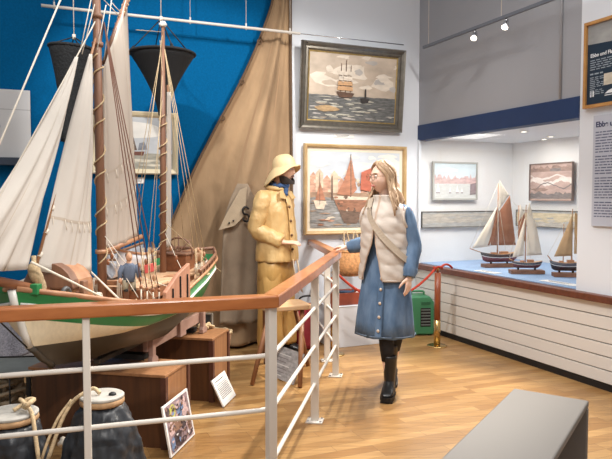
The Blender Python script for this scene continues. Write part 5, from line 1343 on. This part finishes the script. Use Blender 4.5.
def boot(ank,pitch,lab=None):
    M=Matrix.Translation(V((ank.x,ank.y,0)))@Matrix.Rotation(R(40+lab),4,'Z')
    if pitch: M=M@Matrix.Translation((0,-.13,.0))@Matrix.Rotation(pitch,4,'X')@Matrix.Translation((0,.13,0))
    mb=MB(); mb.M=M
    mb.loft([ell(z,a,b,0,cy,24) for z,a,b,cy in ((.045,.038,.060,.012),(.09,.040,.060,.012),(.13,.042,.056,.014),(.18,.046,.053,.012),(.25,.050,.056,.010),(.30,.053,.059,.008),(.307,.050,.056,.008))])
    rings=[]
    for y,hw,zt,zb_ in ((.07,.028,.10,.04),(.05,.036,.13,.035),(0,.040,.145,.035),(-.05,.043,.118,.035),(-.10,.047,.092,.035),(-.14,.047,.080,.037),(-.17,.040,.068,.04),(-.188,.020,.055,.043)):
        zc=(zt+zb_)/2; hh=(zt-zb_)/2; rings.append([V((hw*math.copysign(abs(math.cos(q))**.8,math.cos(q)),y,zc+hh*math.copysign(abs(math.sin(q))**.8,math.sin(q)))) for q in [2*PI*i/20 for i in range(20)]])
    mb.loft(rings); b=mb.build('boot',M_boot,wm,sub=1)
    out=[(-.034,.085),(.034,.085),(.043,.04),(.040,-.02),(.052,-.09),(.050,-.15),(.030,-.192),(0,-.203),(-.030,-.192),(-.050,-.15),(-.052,-.09),(-.040,-.02),(-.043,.04)]
    mb=MB(); mb.M=M; mb.prism(out,.012,.042,lambda x,y,z:V((x,y,z)))
    for i in range(8):
        y=.07-.035*i; w=.088 if y<-.05 or y>.02 else .076
        if abs(y+.02)<.02: continue
        mb.box((0,y,.007),(w,.020,.014))
    mb.build('sole',M_sole,b)
    mb=MB(); mb.M=M; mb.prism([(-.012,.05),(.012,.05),(.010,.085),(-.010,.085)],.045,.30,lambda x,y,z:V((x,y-.006,z))); mb.build('back_strap',M_boot,b)
boot(anR,0,-14); boot(anL,R(20),-10)
# dress
def dr(z,a,b,cy=0,f=0.0,ph=0): return ell(z,a,b,0,cy,72,1,f,f*.6,7,ph)
mb=MB()
rings=[dr(.435,.222,.205,0,.035,.4),dr(.437,.228,.21,0,.035,.4),dr(.55,.222,.195,0,.03,.3),dr(.68,.212,.175,0,.022,.2),dr(.80,.200,.155,0,.012,.1),dr(.93,.188,.135,.005,.006),dr(1.06,.165,.115,.005),dr(1.2,.17,.12),dr(1.32,.18,.113,.004),dr(1.39,.165,.085,.008),dr(1.43,.10,.065,.01),dr(1.455,.068,.06,.008)]
mb.loft(rings,caps=False)
mb.add([p*1 for p in dr(.437,.20,.185,0,.035,.4)],[tuple(range(72))])
def sleeve(a,b,c,e):
    pts=curve([a+V((-a.x*.35,0,.012)),a,a.lerp(b,.5),b,b.lerp(c,.55),c.lerp(b,.10),c.lerp(b,-.02)],4); n=len(pts)
    rr=[pl([(0,.045),(.15,.056),(.3,.060),(.4,.060),(.6,.058),(.85,.050),(.90,.043),(1,.041)],i/(n-1))*(1+.035*math.sin(i*2.1)) for i in range(n)]
    mb.tube(pts,rr,20)
sleeve(shR,elR,wrR,0); sleeve(shL,elL,wrL,0)
dress=mb.build('denim_dress',M_denim,wm,disp=(.07,.016))
th0=.30
def dsurf(z,th,out=0.0):
    a=pl([(.435,.228),(.55,.222),(.68,.212),(.8,.2),(.93,.188)],z); b=pl([(.435,.21),(.55,.195),(.68,.175),(.8,.155),(.93,.135)],z)
    return V(((a+out)*math.sin(th),-(b+out)*math.cos(th),z))
mb=MB(); mb.grid(3,30,lambda u,v: dsurf(lerp(.44,1.0,v),th0-.11+.22*u,.009)); mb.build('button_placket',M_denim,dress,solid=.004)
M_btn=mat('pearl_button',(214,196,176),.3)
for z in (.50,.60,.70,.80,.88): 
    mb=MB(); p=dsurf(z,th0,.014); mb.sphere(p,(.012,.008,.012),12,8); mb.build('button',M_btn,dress)
mb=MB(); mb.tube([dsurf(.452,2*PI*i/72,.006) for i in range(73)],.0025,5,caps=False); mb.build('hem_stitching',M_denimst,dress)
for w_,e_ in ((wrR,elR),(wrL,elL)):
    mb=MB(); d=(w_-e_).normalized(); mb.tube([w_-d*.055,w_-d*.05,w_+d*.0,w_+d*.006],[.044,.047,.046,.042],20); mb.build('cuff',M_denim,dress)
# fringe/embroidery on the near shoulder
mb=MB(); rr=random.Random(4)
for i in range(16):
    a=shL+V((rr.uniform(-.02,.045),rr.uniform(-.06,.02),rr.uniform(-.02,.055))); mb.tube([a,a+V((rr.uniform(-.01,.02),-.008,-rr.uniform(.02,.05)))],.004,5)
mb.build('shoulder_embroidery',mat('embroidery_rose',(186,150,150),.8),dress)
# vest
def vs(z): return (pl([(.865,.208),(1.0,.198),(1.15,.190),(1.28,.192),(1.36,.188),(1.40,.166),(1.43,.118),(1.47,.088),(1.53,.086)],z),pl([(.865,.172),(1.0,.162),(1.15,.155),(1.28,.152),(1.36,.128),(1.41,.102),(1.44,.088),(1.47,.082),(1.53,.084)],z))
def vgap(z): return (pl([(.865,-.60),(1.0,-.42),(1.14,-.12),(1.25,-.03),(1.53,-.03)],z),pl([(.865,.36),(1.0,.22),(1.14,.06),(1.25,.03),(1.44,.03),(1.53,.12)],z))
def vpt(u,v,out=0.0):
    z=lerp(.865,1.495,v); a,b=vs(z); g0,g1=vgap(z); th=lerp(g1,2*PI+g0,u)
    puff=.007*abs(math.sin(PI*(z-.865)/.115))**.7*min(1,min(u,1-u)*18+.2)
    wr=.004*math.sin(th*9+z*30)*math.sin(z*55)
    r=puff+wr+out
    return V(((a+r)*math.sin(th),-(b+r)*math.cos(th)+.004,z))
mb=MB(); mb.grid(80,60,vpt); vest=mb.build('puffer_vest',M_vest,wm,solid=.014)
mb=MB(); mb.tube([vpt(0,i/30,.004) for i in range(31)],.006,6); mb.tube([vpt(1,i/30,.004) for i in range(31)],.006,6); mb.build('zip_edge',M_vestin,vest)
mb=MB(); mb.tube([vpt(i/60,0,.0) for i in range(61)],.010,7); mb.build('hem_binding',M_vest,vest)
for c_,s in ((shL,1),(shR,-1)):
    mb=MB(); mb.tube([V((c_.x+s*.030+s*.012*math.sin(-k*PI/12),.01+.070*math.cos(k*PI/12),1.325+.080*math.sin(k*PI/12))) for k in range(25)],.011,7,caps=False); mb.build('armhole_binding',M_vest,vest)
# crossbody strap
pts=[]
def surf(z,th,out): 
    a,b=vs(z); return V(((a+out)*math.sin(th),-(b+out)*math.cos(th)+.004,z))
strap=[surf(1.46,-1.9,.02),surf(1.475,-1.0,.022),surf(1.43,-.55,.03),surf(1.34,-.2,.03),surf(1.22,.25,.03),surf(1.12,.7,.03),surf(1.03,1.2,.032),surf(.99,1.8,.035),surf(1.08,2.6,.032),surf(1.25,3.3,.03),surf(1.40,4.0,.03),surf(1.455,4.38,.02)]
mb=MB(); cv=curve(strap,6); mb.ribbon(cv,[V((p.x,p.y,.25 if p.z>1.4 else 0)) for p in cv],.046,.005); mb.build('shoulder_strap',mat('strap_beige',(186,170,150),.7,bump=(200,.2)),wm)
if False: mb=MB(); c=surf(.97,1.9,.05); mb.loft([ell(z,a,b,c.x-.0,c.y,20,.7) for z,a,b in ((.86,.03,.07),(.88,.04,.085),(.98,.04,.085),(1.0,.03,.075))]); mb.build('small_bag',bpy.data.materials['strap_beige'],wm)
# hair
def hairpt(u,v):
    # u around from one temple, round the back, to the other ; v from the parting down
    if v<.55:
        e=lerp(PI/2-.02,-.25,v/.55); op=pl([(-.3,1.30),(0,1.24),(.35,1.0),(.7,.52),(1.0,.08),(1.6,.0)],e)
        th=lerp(op,2*PI-op,u)
        r=(.081,.100,.120)
        p=V((r[0]*math.cos(e)*math.sin(th),.006-r[1]*math.cos(e)*math.cos(th),.012+r[2]*math.sin(e)))
        p=p*(1+.012*math.sin(u*60+v*6)*min(1,v*4))
        return HM@p
    k=(v-.55)/.45; base=hairpt(u,.5499)
    side=abs(2*u-1)                     # 1 at the front locks
    drop=lerp(.23,.29,side**2)*(.86+.10*math.sin(u*37)+.10*math.sin(u*83))
    b=V((base.x,base.y,base.z-drop*k))
    c=V((0,.01,0)); o=V((base.x-c.x,base.y-c.y,0)); 
    spread=pl([(0,0),(.35,.008),(.6,.045),(1,.075)],k)*(1-.30*side)
    b+=o.normalized()*spread
    if side>.6: b+=(V((0,-.075*k*(side-.6)/.4,0)) if u>.5 else V((.085*k*(side-.6)/.4,-.01*k,.03*k)))
    b+=o.normalized()*.006*math.sin(u*60+3*k)
    return b
mb=MB(); mb.grid(90,60,hairpt); hair=mb.build('hair',M_hair,wm,solid=.012)
rr=random.Random(12)
for i in range(26):
    u=rr.choice([rr.uniform(0,.16),rr.uniform(.84,1),rr.uniform(.1,.9)]); mbp=[hairpt(u+.012*math.sin(k*.4+i),.04+k*.075) for k in range(13)]
    ctr=HM@V((0,0,0)); mbp=[p+(V((p.x-ctr.x,p.y-ctr.y,0)).normalized()*.007) for p in mbp]
    mb=MB(); mb.tube(mbp,[.003]+[.007]*10+[.005,.002],6,r2=[.006]+[.013]*10+[.008,.003]); mb.build('hair_lock',M_hair,hair)
# glasses
mb=MB()
for s in (-1,1): mb.tube([HM@V((s*.033+.024*math.cos(a),-.106,.010+.023*math.sin(a))) for a in [k*PI/10 for k in range(21)]],.0022,6,caps=False)
mb.tube([HM@V((-.010,-.106,.014)),HM@V((0,-.110,.017)),HM@V((.010,-.106,.014))],.0022,6)
for s in (-1,1): mb.tube([HM@V((s*.057,-.105,.014)),HM@V((s*.080,-.06,.014)),HM@V((s*.082,.01,.008))],.0020,6)
gls=mb.build('glasses',mat('wire_gold',(176,140,110),.3,metal=.8),wm)
for s in (-1,1): mb=MB(); mb.M=HM; mb.lathe([(.0005,0),(.0225,0)],20,caps=False); mb.v=[HM@(Matrix.Translation((s*.033,-.1065,.010))@Matrix.Rotation(PI/2,4,'X')@(HM.inverted()@p)) for p in mb.v]; mb.build('lens',M_glass,gls)
# ---------------------------------------------------------------- the oilskin figure
MO=V((-.275,6.05,0)); MA=R(58)
mn=thing('mannequin','bearded mannequin in a yellow oilskin coat and brimmed hat before the hanging sail','mannequin',MO,MA)
M_oil=mat('yellow_oilskin',(212,180,126),.4,var=(5,.16),bump=(11,.7),col2=(190,148,88),bd=.035,stretch=(1,1,.6)); M_oil2=mat('ochre_oilskin',(196,156,92),.45,var=(5,.2),bump=(9,.7),col2=(160,118,60),bd=.035,stretch=(1,1,.35)); M_hat=mat('pale_yellow_hat',(226,200,152),.5,var=(6,.08),bump=(16,.15))
M_scarf=mat('blue_scarf',(58,84,124),.9,bump=(120,.3)); M_beard=mat('dark_beard',(54,46,42),.9,bump=(160,.8)); M_wax=mat('mannequin_skin',(222,178,152),.5)
HM2=Matrix.Translation((0,-.085,1.728))@Matrix.Rotation(R(8),4,'Z')@Matrix.Rotation(R(3),4,'X')
mb=MB(); head_mesh(mb,HM2,True)
mb.tube([(0,.01,1.44),(0,-.01,1.54),(0,-.06,1.66)],[.075,.060,.06],18)
mb.loft([ell(z,a,b,0,cy) for z,a,b,cy in ((.86,.16,.11,.0),(1.0,.16,.11,0),(1.15,.155,.105,0),(1.32,.18,.115,.0),(1.44,.175,.10,.005),(1.50,.14,.075,.01),(1.54,.07,.06,.01))])
aR=(V((-.180,.03,1.455)),V((-.215,.075,1.185)),V((-.125,-.165,1.065))); aL=(V((.18,.02,1.455)),V((.215,.05,1.18)),V((.195,-.02,.96)))
for a,b,c in (aR,aL): mb.tube([a+V((-a.x*.3,0,.01)),a,a.lerp(b,.5),b,b.lerp(c,.5),c],[.055,.055,.048,.042,.038,.026],14)
hand_mesh(mb,aR[2],(.42,-.85,.05),(.3,.1,-1),(.6,.3,.6),[.7,.7,.7,.7],1.05)
hand_mesh(mb,aL[2],(.02,-.25,-1),(-1,.1,0),(0,-1,0),[.7,.7,.7,.7],1.05)
for s in (-1,1): mb.tube([(s*.09,0,.90),(s*.105,-.01,.5),(s*.11,.0,.10)],[.066,.055,.042],14); mb.tube([(s*.11,.04,.04),(s*.115,-.06,.04),(s*.12,-.16,.03)],[.035,.038,.022],10)
mb.build('body',M_wax,mn,remesh=.006)
face_parts(mn,HM2,brow=(60,50,44),lip=(150,92,82))
mb=MB()
def bpt(u,v):
    a=lerp(-1.75,1.75,u); z=lerp(-.126,-.092+.035*min(1,max(0,abs(a)-.4)/.7),v); 
    k=max(0,(-.015-z)/.098); x=.080*math.sin(a)*(1-.28*k*k); y=-.100*math.cos(a)*(1-.05*k)-.012*k
    return HM2@V((x,y,z))
mb.grid(24,10,bpt); mb.build('beard',M_beard,mn,solid=.006)
mb=MB(); mb.tube([HM2@V((-.028,-.090,-.056)),HM2@V((0,-.100,-.047)),HM2@V((.028,-.090,-.056))],[.003,.005,.003],8); mb.build('moustache',M_beard,mn)
# coat
def cr(z,a,b,cy=0,f=0.0,ph=0): return ell(z,a,b,0,cy,64,.92,f,f*.5,5,ph)
mb=MB()
mb.loft([cr(.885,.205,.185,0,.035,.5),cr(.888,.212,.192,0,.035,.5),cr(1.0,.206,.18,0,.03,.3),cr(1.12,.200,.17,0,.025,.1),cr(1.25,.198,.160,0,.02),cr(1.37,.195,.145,0,.01),cr(1.45,.182,.12,.005),cr(1.505,.155,.10,.01),cr(1.54,.10,.085,.008),cr(1.56,.085,.078,.004)],caps=False)
mb.add(cr(.89,.20,.18,0,.035,.5),[tuple(range(64))])
def sl2(a,b,c):
    pts=curve([a+V((-a.x*.35,0,.015)),a,a.lerp(b,.5),b,b.lerp(c,.5),c.lerp(b,.04)],5); n=len(pts)
    mb.tube(pts,[pl([(0,.07),(.2,.082),(.5,.078),(.65,.080),(.85,.070),(1,.066)],i/(n-1))*(1+.04*math.sin(i*1.9)) for i in range(n)],20)
sl2(*aR); sl2(*aL)
coat=mb.build('oilskin_coat',M_oil,mn,sub=1,disp=(.07,.03))
def csurf(z,th,out=0.0): 
    a=pl([(.885,.21),(1.0,.206),(1.25,.198),(1.37,.195),(1.45,.182),(1.5,.155)],z); b=pl([(.885,.19),(1.0,.18),(1.25,.162),(1.37,.15),(1.45,.125),(1.5,.1)],z); return V(((a+out)*math.sin(th),-(b+out)*math.cos(th),z))
mb=MB(); mb.grid(4,30,lambda u,v: csurf(lerp(.89,1.49,v),-.20+.4*u,.012)); mb.build('front_flap',M_oil,coat,solid=.006)
for z in (1.0,1.13,1.26,1.39): mb=MB(); mb.sphere(csurf(z,-.14,.020),.013,12,8); mb.build('button',mat('horn_button',(96,66,40),.4) if z<1.05 else bpy.data.materials['horn_button'],coat)
for s in (-1,1):
    mb=MB(); mb.prism([(0,1.55),(s*.10,1.535),(s*.13,1.47),(s*.05,1.46)],-.014,-.002,lambda x,z,y:V((x,-.086-.045*(1.56-z)/.1+.16*x*x+y*.6,z)) ); mb.build('collar',M_oil,coat,bevel=.003)
mb=MB(); mb.tube([V((.098*math.cos(a),.085*math.sin(a)+.0,1.565+.012*math.sin(a))) for a in [k*PI/16 for k in range(33)]],.022,8,caps=False); mb.build('collar_stand',M_oil,coat)
mb=MB(); mb.tube([V((.075*math.cos(a),.072*math.sin(a)-.03,1.59-.012*math.sin(-a)+.006*math.sin(a*5))) for a in [k*PI/16 for k in range(33)]],[.022+.004*math.sin(k*1.7) for k in range(33)],8,caps=False); mb.tube(curve([(0,-.085,1.585),(-.01,-.115,1.56),(-.02,-.115,1.52),(-.035,-.14,1.50)],5),[.018]*6+[.022]*6+[.012]*4,8); mb.build('neck_scarf',M_scarf,mn)
# trousers
mb=MB()
mb.loft([ell(z,a,b,0,.0,40,.9) for z,a,b in ((.66,.19,.12),(.70,.21,.14),(.80,.208,.15),(.95,.195,.14))])
for s in (-1,1):
    mb.loft([ell(z,a,b,s*x,0,36,1,.05,.03,5,z*6) for z,a,b,x in ((.085,.105,.120,.115),(.09,.112,.126,.115),(.25,.108,.12,.112),(.5,.108,.122,.108),(.7,.112,.13,.10),(.86,.105,.13,.09))])
mb.build('oilskin_trousers',M_oil2,mn,sub=1,disp=(.10,.04))
for s in (-1,1):
    mb=MB(); mb.loft([[V((s*.117+hw*math.cos(q),y,zb_+(zt-zb_)/2+(zt-zb_)/2*math.sin(q))) for q in [2*PI*i/18 for i in range(18)]] for y,hw,zt,zb_ in ((.10,.035,.09,.004),(.06,.048,.13,.0),(-.04,.052,.12,.0),(-.12,.055,.09,.0),(-.18,.042,.07,.004),(-.205,.02,.05,.012))]); mb.build('sea_boot',M_boot,mn)
# pale braces hanging from the waist
mb=MB()
for k in (0,1): mb.tube(curve([csurf(.90,-.15+.25*k,.02),csurf(.84,-.25+.25*k,.05),V((-.06+.06*k,-.26,.72)),V((-.02+.07*k,-.25,.60))],6),.018,7,r2=.004)
mb.build('hanging_braces',mat('pale_webbing',(206,184,156),.8),mn)
# hat
mb=MB(); HT=HM2@Matrix.Translation((0,.0,.028))@Matrix.Rotation(R(-13),4,'X')
def hat(u,v):
    a=2*PI*u; fr=(1+math.cos(a))/2      # 1 front (-Y), 0 back
    if v<.6:
        e=lerp(PI/2,.0,(v/.6)); r=math.cos(e)**.75; return HT@V((.092*r*math.sin(a),-.112*r*math.cos(a),.118*math.sin(e)**.9+ .0))
    k=(v-.6)/.4; w=lerp(.115,.040,fr**.8); d=lerp(-.155,-.012,fr)
    rx=.092+w*.75*k; ry=.112+w*k
    return HT@V((rx*math.sin(a),-ry*math.cos(a),d*k*(.6+.4*k)+.006*math.sin(a*6)*k))
mb.grid(56,36,hat); ht=mb.build('souwester_hat',M_hat,mn,solid=.006)
mb=MB(); mb.tube([hat(i/56,.60)+V((0,0,.002)) for i in range(57)],.005,6,caps=False); mb.build('hat_seam',M_hat,ht)
for k in range(6): mb=MB(); mb.tube([hat(k/6,.02+.58*i/12) for i in range(13)],.004,6); mb.build('crown_seam',M_hat,ht)
# ================================================================ LIGHT AND CAMERA
def area(name,loc,size,power,col=(1,1,1),rot=(0,0,0),sy=None):
    l=bpy.data.lights.new(name,'AREA'); l.energy=power; l.size=size; l.color=col
    if sy: l.shape='RECTANGLE'; l.size_y=sy
    o=bpy.data.objects.new(name,l); COL.objects.link(o); o.location=loc; o.rotation_euler=rot; return o
def spot(name,loc,target,power,angle=50,blend=.6,size=.06,col=(1,.96,.91)):
    l=bpy.data.lights.new(name,'SPOT'); l.energy=power; l.spot_size=R(angle); l.spot_blend=blend; l.shadow_soft_size=size; l.color=col
    o=bpy.data.objects.new(name,l); COL.objects.link(o); o.location=loc
    d=V(target)-V(loc); o.rotation_euler=d.to_track_quat('-Z','Y').to_euler(); return o
w=bpy.data.worlds.new('World'); SC.world=w; w.use_nodes=True
bg=w.node_tree.nodes['Background']; bg.inputs['Color'].default_value=(.98,.98,1,1); bg.inputs['Strength'].default_value=.40
area('overhead_fill',(.3,2.6,4.2),4.5,150,(1,.975,.95))  # unseen broad area lamp, added overhead as soft general fill
area('showcase_light',tuple((K0+K2)/2+DR*.38+NR*.34+V((0,0,ZB0-.02))),.5,25,(1,.97,.92),(0,0,A_RIGHT),sy=1.3)
for h,a in SPOTS: spot('track_spot',tuple(h),tuple(h+a),300,64,.5,.03,(1,.92,.8))
spot('picture_spot',(1.9,3.6,3.9),tuple(onback(345,175)),210,48,.6,.05)
spot('sail_spot',(1.5,4.4,4.1),tuple(onback(225,190)),270,62,.7,.05)
spot('boat_spot',(.3,3.3,4.1),(-1.05,4.0,.8),150,56,.7,.05)
spot('bow_spot',(.5,.3,3.1),(-1.1,3.25,.72),270,34,.9,.06)
spot('blue_spot',(-1.2,2.6,4.1),tuple(onback(190,150)),330,44,.35,.05,(1,.96,.92))
spot('walk_spot',(-1.0,3.6,4.1),(1.15,5.3,.2),380,46,.5,.05)
spot('floor_spot',(1.0,5.0,4.1),(-.7,3.4,0),620,36,.7,.03)
cam=bpy.data.cameras.new('camera'); co=bpy.data.objects.new('camera',cam); COL.objects.link(co)
cam.sensor_fit='HORIZONTAL'; cam.sensor_width=36; cam.lens=36*F/612; co.location=(0,0,CAMZ); co.rotation_euler=(PI/2-PITCH,0,0); cam.clip_start=.05
SC.camera=co
vs_=SC.view_settings; vs_.view_transform='Standard'; vs_.look='None'; vs_.gamma=1; vs_.exposure=0.0; vs_.use_curve_mapping=False
